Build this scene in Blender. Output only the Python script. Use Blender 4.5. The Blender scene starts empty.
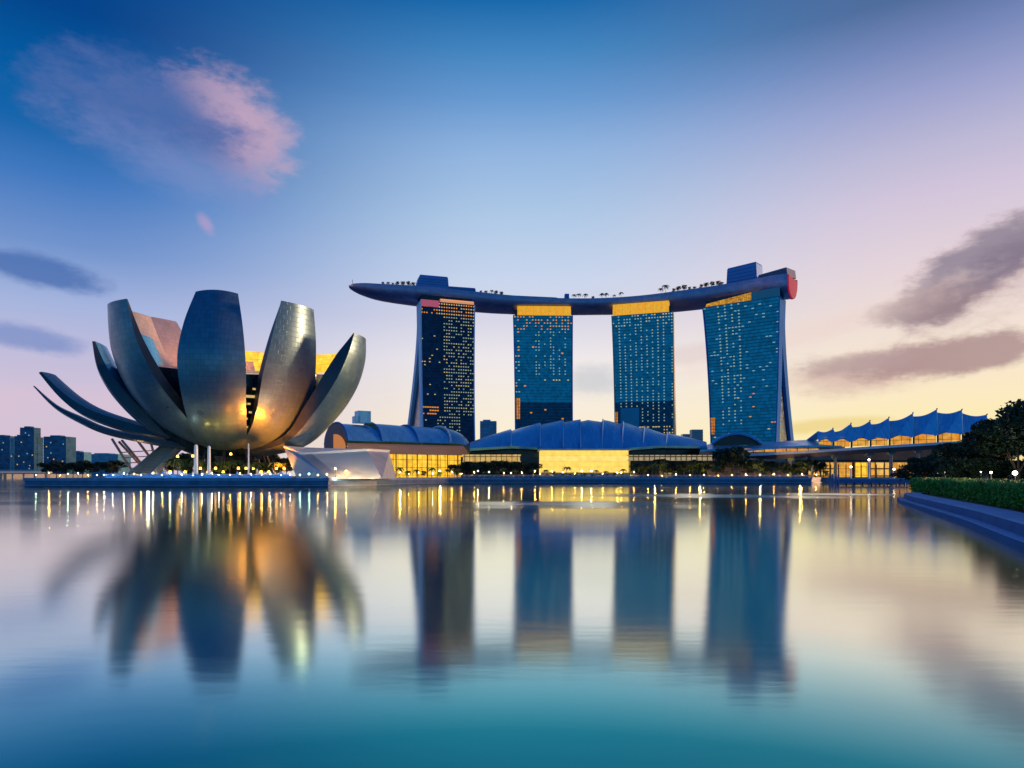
import bpy, bmesh, math, random
from mathutils import Vector, Matrix, noise
random.seed(7)
R = math.radians
S = bpy.context.scene
COL = S.collection

# ------------------------------------------------------------------ camera
F = 683.0          # focal length in pixels of a 1024 px wide frame
YH = 476.0         # row of the horizon
HC = 4.0           # eye height over the water
cd = bpy.data.cameras.new('camera'); cam = bpy.data.objects.new('camera', cd); COL.objects.link(cam)
cam.location = (0, 0, HC); cam.rotation_euler = (R(90), 0, 0)
cd.sensor_width = 36; cd.lens = 36 * F / 1024; cd.shift_y = (YH - 384) / 1024
cd.clip_start = 0.1; cd.clip_end = 40000
S.camera = cam
S.view_settings.view_transform = 'Standard'; S.view_settings.look = 'None'
S.view_settings.exposure = 0.0; S.view_settings.gamma = 1; S.view_settings.use_curve_mapping = False
S.render.engine = 'CYCLES'
cy = S.cycles
cy.use_denoising = True
cy.max_bounces = 6; cy.diffuse_bounces = 2; cy.glossy_bounces = 4; cy.transmission_bounces = 2
cy.caustics_reflective = True; cy.caustics_refractive = False
cy.sample_clamp_indirect = 12; cy.sample_clamp_direct = 0

def lin(c):
    return tuple(((v / 255) / 12.92 if v / 255 <= .04045 else (((v / 255) + .055) / 1.055) ** 2.4) for v in c)
def P(px, py, D):
    return Vector(((px - 512) / F * D, D, HC + (YH - py) / F * D))
def X(px, D): return (px - 512) / F * D
def Z(py, D): return HC + (YH - py) / F * D

# ------------------------------------------------------------------ world
SUN_AZ, SUN_EL = 74, 6
world = bpy.data.worlds.new('World'); S.world = world; world.use_nodes = True
nt = world.node_tree; nt.nodes.clear()
def N(t, **k):
    n = nt.nodes.new(t)
    for a, b in k.items(): setattr(n, a, b)
    return n
def L(a, b): nt.links.new(a, b)
def M_(op, a, b=None, c=None, clamp=False):
    n = N('ShaderNodeMath', operation=op); n.use_clamp = clamp
    for i, v in enumerate((a, b, c)):
        if v is None: continue
        if isinstance(v, (int, float)): n.inputs[i].default_value = v
        else: L(v, n.inputs[i])
    return n.outputs[0]
def mixc(f, a, b):
    n = N('ShaderNodeMix', data_type='RGBA')
    for s, v in ((0, f), (6, a), (7, b)):
        if isinstance(v, (int, float)): n.inputs[s].default_value = v
        elif isinstance(v, tuple): n.inputs[s].default_value = (*v, 1)
        else: L(v, n.inputs[s])
    return n.outputs[2]
def smooth(v, a, b):
    n = N('ShaderNodeMapRange', interpolation_type='SMOOTHSTEP'); n.inputs[1].default_value = a; n.inputs[2].default_value = b
    L(v, n.inputs[0]); return n.outputs[0]
tc = N('ShaderNodeTexCoord'); sp = N('ShaderNodeSeparateXYZ'); L(tc.outputs['Generated'], sp.inputs[0])
az = M_('ARCTAN2', sp.outputs[0], sp.outputs[1]); el = M_('ARCSINE', sp.outputs[2])
elf = M_('MULTIPLY', el, 2 / math.pi, clamp=True)
def ramp(stops):
    n = N('ShaderNodeValToRGB'); cr = n.color_ramp; cr.interpolation = 'B_SPLINE' if False else 'LINEAR'
    while len(cr.elements) < len(stops): cr.elements.new(.5)
    for e, (d, c) in zip(cr.elements, stops):
        e.position = d / 90; e.color = (*lin(c), 1)
    L(elf, n.inputs[0]); return n.outputs[0]
rl = ramp([(0,(200,190,214)),(2.5,(216,196,214)),(5.4,(212,196,218)),(9,(192,190,222)),(12,(166,182,224)),(15.7,(116,150,208)),(20,(66,122,194)),(23,(22,102,174)),(25,(0,96,168)),(27,(0,88,160)),(30,(0,68,140)),(60,(0,66,145)),(90,(0,62,150))])
rm = ramp([(0,(255,238,196)),(3,(255,241,210)),(6.4,(249,239,226)),(9.6,(242,236,238)),(12.9,(218,217,234)),(16,(203,216,240)),(20.5,(178,204,234)),(25.5,(146,182,226)),(28.8,(106,156,212)),(32,(66,134,194)),(35,(18,104,172)),(60,(0,66,145)),(90,(0,62,150))])
rr = ramp([(0,(253,222,150)),(2.6,(255,238,166)),(5.5,(255,237,196)),(9.1,(247,230,212)),(14.7,(233,215,220)),(19.3,(214,200,222)),(22.5,(190,186,216)),(25.6,(158,164,208)),(28.5,(120,138,188)),(31.2,(80,108,156)),(60,(10,62,140)),(90,(0,62,150))])
rb = ramp([(0,(125,170,202)),(8,(62,146,196)),(20,(15,118,184)),(40,(0,92,170)),(90,(0,62,150))])
aL = smooth(az, R(-33), R(0)); aR = smooth(az, R(2), R(33))
sky = mixc(aR, mixc(aL, rl, rm), rr)
absaz = M_('ABSOLUTE', az)
back = smooth(absaz, R(62), R(130))
sky = mixc(back, sky, rb)
# clouds: soft warped ellipses laid out in azimuth / elevation
cmb = N('ShaderNodeCombineXYZ'); L(az, cmb.inputs[0]); L(M_('MULTIPLY', el, 2.2), cmb.inputs[1])
def nz(scale, detail, rough, w):
    n = N('ShaderNodeTexNoise', noise_dimensions='4D'); n.inputs['Scale'].default_value = scale; n.inputs['Detail'].default_value = detail
    n.inputs['Roughness'].default_value = rough; n.inputs['W'].default_value = w; L(cmb.outputs[0], n.inputs['Vector']); return n.outputs[0]
n1 = nz(9, 7, .6, 1.3); n2 = nz(26, 5, .6, 4.1); n3 = nz(5, 4, .5, 8.8)
n4 = nz(75, 4, .6, 2.2)
nn = M_('ADD', M_('ADD', M_('MULTIPLY', M_('SUBTRACT', n1, .5), 2.9), M_('MULTIPLY', M_('SUBTRACT', n4, .5), .9)), M_('MULTIPLY', M_('SUBTRACT', n2, .5), 1.7))
def azel(px, py):
    u = (px - 512) / F; v = (YH - py) / F
    return math.atan(u), math.atan(v / math.hypot(1, u))
def cloud(base, px, py, rx, ry, tilt, col, op, soft=.9, wob=1.0, c2=None):
    a0, e0 = azel(px, py); a1, _ = azel(px + rx, py); _, e1 = azel(px, py - ry)
    ra, re = abs(a1 - a0), abs(e1 - e0)
    da = M_('SUBTRACT', az, a0); de = M_('SUBTRACT', el, e0)
    c, s = math.cos(R(tilt)), math.sin(R(tilt))
    u = M_('ADD', M_('MULTIPLY', da, c / ra), M_('MULTIPLY', de, s / ra))
    v = M_('ADD', M_('MULTIPLY', da, -s / re), M_('MULTIPLY', de, c / re))
    d = M_('SQRT', M_('ADD', M_('MULTIPLY', u, u), M_('MULTIPLY', v, v)))
    m = M_('ADD', M_('SUBTRACT', 1.38, d), M_('MULTIPLY', nn, .55 * wob))
    m = M_('MULTIPLY', smooth(m, 0, soft), op)
    colr = lin(col)
    if c2:
        f = smooth(M_('ADD', v, M_('MULTIPLY', nn, .9)), -.6, .7)
        colr = mixc(f, lin(col), lin(c2))
    return mixc(m, base, colr)
sky = cloud(sky, 232, 128, 62, 46, -18, (210,174,196), .85, .9, .9)
sky = cloud(sky, 156, 118, 98, 48, -6, (72,108,172), .96, .9, .8, (84,110,172))
sky = cloud(sky, 190, 170, 100, 30, -12, (128,148,204), .6, 1.3, .8)
sky = cloud(sky, 206, 224, 13, 7, -55, (190,162,202), .6, 1.2, .8)
sky = cloud(sky, 34, 270, 74, 15, -6, (66,108,176), .8, .9, .8)
sky = cloud(sky, 22, 337, 60, 13, -6, (118,142,200), .75, .9, .7)
sky = cloud(sky, 985, 272, 105, 40, 24, (196,168,168), .8, 1.0, 1.1)
sky = cloud(sky, 985, 262, 90, 30, 25, (128,116,138), .92, .8, 1.1, (150,138,156))
sky = cloud(sky, 925, 306, 66, 17, 6, (150,128,138), .85, .9, 1.0)
sky = cloud(sky, 860, 372, 100, 22, 4, (214,182,172), .75, 1.1, .9)
sky = cloud(sky, 960, 356, 110, 17, 4, (176,146,146), .9, .8, 1.0)
sky = cloud(sky, 850, 364, 60, 11, 4, (184,158,158), .8, 1.0, .9)
sky = cloud(sky, 595, 380, 34, 16, 4, (206,208,214), .8, 1.0, .8)
sky = cloud(sky, 700, 352, 40, 10, 6, (226,208,206), .6, 1.0, .8)
sky = cloud(sky, 830, 425, 60, 7, 3, (236,206,120), .6, 1.0, .8)
sky = cloud(sky, 820, 330, 160, 18, 14, (240,214,206), .5, 1.3, 1.1)
sky = cloud(sky, 60, 400, 120, 18, 2, (222,196,214), .5, 1.3, 1.1)
nish = N('ShaderNodeTexSky', sky_type='NISHITA'); nish.sun_disc = False
nish.sun_elevation = R(SUN_EL); nish.sun_rotation = R(SUN_AZ); nish.air_density = 1.5; nish.dust_density = 2
bg1 = N('ShaderNodeBackground'); L(nish.outputs[0], bg1.inputs[0]); bg1.inputs[1].default_value = 0.05
bg2 = N('ShaderNodeBackground'); L(sky, bg2.inputs[0]); bg2.inputs[1].default_value = 1.0
mx = N('ShaderNodeMixShader'); mx.inputs[0].default_value = .97; L(bg1.outputs[0], mx.inputs[1]); L(bg2.outputs[0], mx.inputs[2])
ow = N('ShaderNodeOutputWorld'); L(mx.outputs[0], ow.inputs[0])

sl = bpy.data.lights.new('sun', 'SUN'); sl.energy = 3.4; sl.angle = R(8); sl.color = (1, .52, .26)
so = bpy.data.objects.new('sun', sl); COL.objects.link(so)
sd = Vector((math.sin(R(SUN_AZ)) * math.cos(R(SUN_EL)), math.cos(R(SUN_AZ)) * math.cos(R(SUN_EL)), math.sin(R(SUN_EL))))
so.rotation_euler = sd.to_track_quat('Z', 'Y').to_euler()

# ------------------------------------------------------------------ materials
MATS = {}
def mat(name, col, rough=.6, metal=0., noise_=.0, nscale=.3, emit=None, es=0., bump=0., spec=.5):
    """col is linear RGB base colour; noise_ varies its brightness in object space"""
    m = bpy.data.materials.new(name); m.use_nodes = True; t = m.node_tree; b = t.nodes['Principled BSDF']
    b.inputs['Base Color'].default_value = (*col, 1); b.inputs['Roughness'].default_value = rough
    b.inputs['Metallic'].default_value = metal; b.inputs['Specular IOR Level'].default_value = spec
    if noise_ or bump:
        tcn = t.nodes.new('ShaderNodeTexCoord'); n = t.nodes.new('ShaderNodeTexNoise'); n.inputs['Scale'].default_value = nscale; n.inputs['Detail'].default_value = 5
        t.links.new(tcn.outputs['Object'], n.inputs['Vector'])
        if noise_:
            mr = t.nodes.new('ShaderNodeMapRange'); mr.inputs[1].default_value = .3; mr.inputs[2].default_value = .7
            mr.inputs[3].default_value = 1 - noise_; mr.inputs[4].default_value = 1 + noise_; t.links.new(n.outputs[0], mr.inputs[0])
            mul = t.nodes.new('ShaderNodeVectorMath'); mul.operation = 'SCALE'; mul.inputs[0].default_value = col; t.links.new(mr.outputs[0], mul.inputs['Scale'])
            t.links.new(mul.outputs[0], b.inputs['Base Color'])
        if bump:
            bp = t.nodes.new('ShaderNodeBump'); bp.inputs['Strength'].default_value = bump; t.links.new(n.outputs[0], bp.inputs['Height']); t.links.new(bp.outputs[0], b.inputs['Normal'])
    if emit:
        b.inputs['Emission Color'].default_value = (*emit, 1); b.inputs['Emission Strength'].default_value = es
    MATS[name] = m; return m

def panel_mat(name, col, var, rough, metal, sx, sy, seam=.55, rv=.08):
    """metal cladding in staggered sheets, laid out by UV (metres)"""
    m = mat(name, col, rough, metal); t = m.node_tree; b = t.nodes['Principled BSDF']
    uv = t.nodes.new('ShaderNodeUVMap'); br = t.nodes.new('ShaderNodeTexBrick')
    br.inputs['Scale'].default_value = 1; br.inputs['Brick Width'].default_value = sx; br.inputs['Row Height'].default_value = sy
    br.inputs['Mortar Size'].default_value = .05; br.inputs['Mortar Smooth'].default_value = .3; br.inputs['Bias'].default_value = 0
    br.inputs['Color1'].default_value = (*[c * (1 - var) for c in col], 1); br.inputs['Color2'].default_value = (*[min(1, c * (1 + var)) for c in col], 1)
    br.inputs['Mortar'].default_value = (*[c * seam for c in col], 1)
    t.links.new(uv.outputs[0], br.inputs['Vector'])
    mp = t.nodes.new('ShaderNodeMapping'); mp.inputs['Scale'].default_value = (.9, .09, 1); t.links.new(uv.outputs[0], mp.inputs[0])
    n5 = t.nodes.new('ShaderNodeTexNoise'); n5.inputs['Scale'].default_value = 1; n5.inputs['Detail'].default_value = 6; n5.inputs['Roughness'].default_value = .7; t.links.new(mp.outputs[0], n5.inputs['Vector'])
    m5 = t.nodes.new('ShaderNodeMapRange'); m5.inputs[1].default_value = .3; m5.inputs[2].default_value = .7; m5.inputs[3].default_value = .84; m5.inputs[4].default_value = 1.12; t.links.new(n5.outputs[0], m5.inputs[0])
    v5 = t.nodes.new('ShaderNodeVectorMath'); v5.operation = 'SCALE'; t.links.new(br.outputs[0], v5.inputs[0]); t.links.new(m5.outputs[0], v5.inputs['Scale']); t.links.new(v5.outputs[0], b.inputs['Base Color'])
    n = t.nodes.new('ShaderNodeTexNoise'); n.inputs['Scale'].default_value = .12; n.inputs['Detail'].default_value = 4; t.links.new(uv.outputs[0], n.inputs['Vector'])
    mr = t.nodes.new('ShaderNodeMapRange'); mr.inputs[1].default_value = .3; mr.inputs[2].default_value = .7; mr.inputs[3].default_value = rough - rv; mr.inputs[4].default_value = rough + rv
    t.links.new(n.outputs[0], mr.inputs[0]); t.links.new(mr.outputs[0], b.inputs['Roughness'])
    bp = t.nodes.new('ShaderNodeBump'); bp.inputs['Strength'].default_value = .25; bp.inputs['Distance'].default_value = .2; bp.invert = True
    t.links.new(br.outputs['Fac'], bp.inputs['Height']); t.links.new(bp.outputs[0], b.inputs['Normal'])
    return m

petal_m = panel_mat('petal_cladding', (.12,.23,.30), .10, .34, .55, 2.6, 1.9)
petal_in = panel_mat('petal_lining', (.42,.40,.40), .08, .5, .3, 3.0, 2.4)
petal_cy = panel_mat('petal_lining_glass', (.10,.42,.62), .08, .25, .6, 3.0, 2.4)
roof_m = panel_mat('mall_roof', (.14,.50,.76), .10, .35, .45, 3.0, 12.0, .75)
sail_m = panel_mat('sail_roof', (.22,.62,.88), .12, .35, .4, 1.5, 8.0, .7)
sail_l = panel_mat('sail_roof_light', (.22,.66,.90), .08, .35, .4, 1.5, 8.0, .8)
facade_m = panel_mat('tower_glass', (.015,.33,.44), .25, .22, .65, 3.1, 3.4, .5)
facade_d = panel_mat('tower_glass_dark_and_reflection', (.006,.06,.12), .35, .2, .6, 3.1, 3.4, .5)  # atrium glass; also colours the painted reflection low on the facades
side_m = mat('tower_side', (.05,.23,.60), .85, 0, .08, .05, spec=.05)
# gold crowns: lit metal sheets with seams
side_w = mat('tower_side_warm', (.42,.40,.32), .5, .2, .1, .05)
hull_m = panel_mat('skypark_hull', (.20,.25,.46), .10, .36, .75, 6.0, 3.0, .75)
deck_m = mat('skypark_deck', (.16,.2,.28), .7, 0, .15, .1)
pav_m = mat('skypark_pavilion', (.06,.22,.55), .4, .4, .1, .05)
conc_m = mat('concrete', (.30,.34,.38), .75, 0, .2, .15)
concb_m = mat('seawall', (.07,.15,.26), .5, 0, .25, .3)
white_m = mat('white_paint', (.75,.77,.78), .5, 0, .06, .1)
dark_m = mat('dark_glass', (.01,.02,.03), .2, .3, .3, .2)
darkm = mat('dark_metal', (.03,.035,.04), .5, .4)
bark = mat('bark', (.10,.07,.045), .9, 0, .3, 2)
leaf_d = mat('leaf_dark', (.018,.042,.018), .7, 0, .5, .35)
leaf_m = mat('leaf_mid', (.035,.085,.022), .7, 0, .5, .35)
leaf_t = mat('leaf_hedge', (.08,.30,.02), .6, 0, .5, .8)
grass_m = mat('grass', (.03,.07,.02), .9, 0, .4, .5)
pave_m = mat('paving', (.16,.18,.2), .8, 0, .25, .2)
pink_m = mat('pink_lit', (.4,.1,.15), .5, 0, emit=(1,.18,.28), es=.32)
def emi(name, c, s): return mat(name, tuple(v * .5 for v in c), .6, 0, emit=c, es=s)
win_y = emi('window_warm', (1,.70,.22), .62); win_w = emi('window_white', (.70,.80,.48), .42); win_o = emi('window_orange', (1,.33,.02), .8)
win_c = emi('window_cool', (.45,.8,.75), .42)
glass_gold = None

def glow_wall(name, c1, c2, s, sx, sy, mort=.12, seam=(.1,.05,.01), nv=.35):
    """lit glass wall: mullion grid with uneven room brightness"""
    m = bpy.data.materials.new(name); m.use_nodes = True; t = m.node_tree; b = t.nodes['Principled BSDF']
    uv = t.nodes.new('ShaderNodeUVMap'); br = t.nodes.new('ShaderNodeTexBrick'); br.offset = 0
    br.inputs['Scale'].default_value = 1; br.inputs['Brick Width'].default_value = sx; br.inputs['Row Height'].default_value = sy
    br.inputs['Mortar Size'].default_value = mort; br.inputs['Color1'].default_value = (*c1, 1); br.inputs['Color2'].default_value = (*c2, 1); br.inputs['Mortar'].default_value = (*seam, 1)
    t.links.new(uv.outputs[0], br.inputs['Vector'])
    n = t.nodes.new('ShaderNodeTexNoise'); n.inputs['Scale'].default_value = .35; n.inputs['Detail'].default_value = 6; t.links.new(uv.outputs[0], n.inputs['Vector'])
    mr = t.nodes.new('ShaderNodeMapRange'); mr.inputs[1].default_value = .3; mr.inputs[2].default_value = .7; mr.inputs[3].default_value = s * (1 - nv); mr.inputs[4].default_value = s * (1 + nv * .8)
    t.links.new(n.outputs[0], mr.inputs[0]); t.links.new(mr.outputs[0], b.inputs['Emission Strength']); t.links.new(br.outputs[0], b.inputs['Emission Color'])
    b.inputs['Base Color'].default_value = (.05,.04,.03,1); b.inputs['Roughness'].default_value = .4; b.inputs['Specular IOR Level'].default_value = .2
    return m
glow_gold = glow_wall('lit_glass_gold', (1,.50,.02), (1,.60,.05), 1.15, 3.0, 4.5)
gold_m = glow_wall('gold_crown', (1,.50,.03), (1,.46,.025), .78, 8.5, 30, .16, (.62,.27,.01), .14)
glow_pale = glow_wall('lit_glass_pale', (1,.66,.10), (1,.72,.20), 1.1, 70, 3.2, .10, (.8,.5,.1), .15)
glow_or = glow_wall('lit_glass_orange', (1,.36,.03), (1,.5,.08), .75, 4.0, 4.0)
glow_shop = glow_wall('lit_shops', (1,.42,.05), (1,.6,.15), .85, 5.0, 4.0, .4)
glow_or2 = glow_wall('lit_stairwell', (1,.28,.02), (1,.36,.03), .65, 2.0, 3.4, .3)

# ------------------------------------------------------------------ mesh helpers
class MB:
    def __init__(s): s.v = []; s.f = []; s.uv = []; s.mi = []
    def face(s, pts, uvs=None, mi=0):
        i = len(s.v); s.v += [tuple(p) for p in pts]; s.f.append(list(range(i, i + len(pts))))
        s.uv.append(uvs or auto_uv(pts)); s.mi.append(mi)
    def box(s, c, size, rz=0, mi=0, taper=1.0):
        c = Vector(c); hx, hy, hz = size[0] / 2, size[1] / 2, size[2] / 2; m = Matrix.Rotation(rz, 3, 'Z')
        q = [c + m @ Vector((sx * hx * (taper if sz > 0 else 1), sy * hy * (taper if sz > 0 else 1), sz * hz)) for sz in (-1, 1) for sx, sy in ((-1,-1),(1,-1),(1,1),(-1,1))]
        for a in ((0,1,5,4),(1,2,6,5),(2,3,7,6),(3,0,4,7),(4,5,6,7),(3,2,1,0)): s.face([q[i] for i in a], mi=mi)
    def tube(s, pts, rad, n=6, mi=0, cap=True):
        pts = [Vector(p) for p in pts]; rr_ = rad if isinstance(rad, (list, tuple)) else [rad] * len(pts); rings = []
        for i, p in enumerate(pts):
            t = (pts[min(i + 1, len(pts) - 1)] - pts[max(i - 1, 0)]).normalized(); a = t.orthogonal().normalized()
            ref = Vector((0,0,1)) if abs(t.z) < .9 else Vector((1,0,0)); a = t.cross(ref).normalized(); b = t.cross(a)
            rings.append([p + (a * math.cos(k * 2 * math.pi / n) + b * math.sin(k * 2 * math.pi / n)) * rr_[i] for k in range(n)])
        for i in range(len(rings) - 1):
            for k in range(n): s.face([rings[i][k], rings[i][(k + 1) % n], rings[i + 1][(k + 1) % n], rings[i + 1][k]], mi=mi)
        if cap: s.face(rings[-1], mi=mi); s.face(rings[0][::-1], mi=mi)
    def grid(s, rows, mi=0, uvrows=None, closed=False, flip=False):
        for i in range(len(rows) - 1):
            n = len(rows[i])
            for k in range(n if closed else n - 1):
                k2 = (k + 1) % n; q = [(i, k), (i, k2), (i + 1, k2), (i + 1, k)]
                if flip: q = q[::-1]
                s.face([rows[a][b] for a, b in q], [uvrows[a][b] for a, b in q] if uvrows else None, mi)
    def sphere(s, c, r, n=8, m=5, mi=0, sc=(1,1,1)):
        rows = [[Vector(c) + Vector((math.sin(math.pi * j / m) * math.cos(2 * math.pi * i / n) * r * sc[0], math.sin(math.pi * j / m) * math.sin(2 * math.pi * i / n) * r * sc[1], math.cos(math.pi * j / m) * r * sc[2])) for i in range(n)] for j in range(m + 1)]
        s.grid(rows, mi, closed=True)
    def build(s, name, mats, parent=None, smooth_=False, weld=True):
        me = bpy.data.meshes.new(name); me.from_pydata(s.v, [], s.f)
        ul = me.uv_layers.new(name='UVMap'); i = 0
        flat = [c for u in s.uv for p in u for c in p]; ul.data.foreach_set('uv', flat)
        if not isinstance(mats, (list, tuple)): mats = [mats]
        for m in mats: me.materials.append(m)
        me.polygons.foreach_set('material_index', s.mi)
        if weld:
            bm = bmesh.new(); bm.from_mesh(me); bmesh.ops.remove_doubles(bm, verts=bm.verts, dist=.0005); bmesh.ops.recalc_face_normals(bm, faces=bm.faces); bm.to_mesh(me); bm.free()
        if smooth_:
            me.polygons.foreach_set('use_smooth', [True] * len(me.polygons)); me.set_sharp_from_angle(angle=R(38))
        me.update()
        o = bpy.data.objects.new(name, me); COL.objects.link(o)
        if parent: o.parent = parent; o.matrix_parent_inverse = Matrix.Translation(-parent.location) if parent.type == 'EMPTY' and parent.get('_w') else Matrix.Identity(4)
        return o
def auto_uv(pts):
    p = [Vector(q) for q in pts]; n = Vector((0,0,0))
    for i in range(1, len(p) - 1): n += (p[i] - p[0]).cross(p[i + 1] - p[0])
    if n.length < 1e-9: return [(0, 0)] * len(p)
    n.normalize()
    if abs(n.z) > .85: return [(q.x, q.y) for q in p]
    h = Vector((-n.y, n.x, 0)).normalized(); return [(q.dot(h), q.z) for q in p]
def tag(o, label=None, cat=None, group=None, kind=None):
    if label: o['label'] = label
    if cat: o['category'] = cat
    if group: o['group'] = group
    if kind: o['kind'] = kind
    return o
def thing(name, label, cat, loc=(0,0,0), group=None, rz=0):
    """an Empty at the thing's base; parts may be given in world coordinates (kept by _w) """
    o = bpy.data.objects.new(name, None); COL.objects.link(o); o.location = loc; o.rotation_euler = (0,0,rz); o.empty_display_size = 1
    o['_w'] = 1; return tag(o, label, cat, group)
def local(name, label, cat, loc=(0,0,0), group=None, rz=0):
    o = thing(name, label, cat, loc, group, rz); del o['_w']; return o
def kids(o): return [c for c in bpy.data.objects if c.parent == o]
def copy_tree(o, loc, rz=0, sc=1.0, label=None):
    c = o.copy(); COL.objects.link(c); c.location = loc; c.rotation_euler = (0,0,rz); c.scale = (sc, sc, sc) if not isinstance(sc, tuple) else sc
    if label: c['label'] = label
    for ch in o.children:
        d = ch.copy(); COL.objects.link(d); d.parent = c
        for g in ch.children:
            e = g.copy(); COL.objects.link(e); e.parent = d
    return c
UN = ['','first','second','third','fourth','fifth','sixth','seventh','eighth','ninth','tenth','eleventh','twelfth','thirteenth','fourteenth','fifteenth','sixteenth','seventeenth','eighteenth','nineteenth']
TE = ['','','twenty','thirty','forty','fifty','sixty','seventy','eighty','ninety']
TH = {20:'twentieth',30:'thirtieth',40:'fortieth',50:'fiftieth',60:'sixtieth',70:'seventieth',80:'eightieth'}
def ordn(n):
    if n < 20: return UN[n]
    return TH[n] if n % 10 == 0 else TE[n // 10] + '-' + UN[n % 10]
def interp(tab, x):
    if x <= tab[0][0]: return tab[0][1]
    for (a, b), (c, d) in zip(tab, tab[1:]):
        if x <= c: return b + (d - b) * (x - a) / (c - a)
    return tab[-1][1]
def cr(pts, t):
    n = len(pts) - 1; f = min(max(t, 0), 1) * n; i = min(int(f), n - 1); f -= i
    g = lambda k: pts[min(max(k, 0), n)]
    p0, p1, p2, p3 = g(i - 1), g(i), g(i + 1), g(i + 2)
    r = [.5 * ((2 * b) + (-a + c) * f + (2 * a - 5 * b + 4 * c - d) * f * f + (-a + 3 * b - 3 * c + d) * f ** 3) for a, b, c, d in zip(p0, p1, p2, p3)]
    return r
def prism(name, poly, z0, z1, m_top, m_side=None, kind=None, parent=None):
    mb = MB(); mb.face([(x, y, z1) for x, y in poly]); n = len(poly)
    for i in range(n):
        a, b = poly[i], poly[(i + 1) % n]; mb.face([(a[0],a[1],z0),(b[0],b[1],z0),(b[0],b[1],z1),(a[0],a[1],z1)], mi=1)
    o = mb.build(name, [m_top, m_side or m_top], parent, weld=False)
    bm = bmesh.new(); bm.from_mesh(o.data); bmesh.ops.remove_doubles(bm, verts=bm.verts, dist=.001); bmesh.ops.recalc_face_normals(bm, faces=bm.faces)
    bmesh.ops.triangulate(bm, faces=[f for f in bm.faces if len(f.verts) > 4]); bm.to_mesh(o.data); bm.free()
    if kind: o['kind'] = kind
    return o

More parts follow.
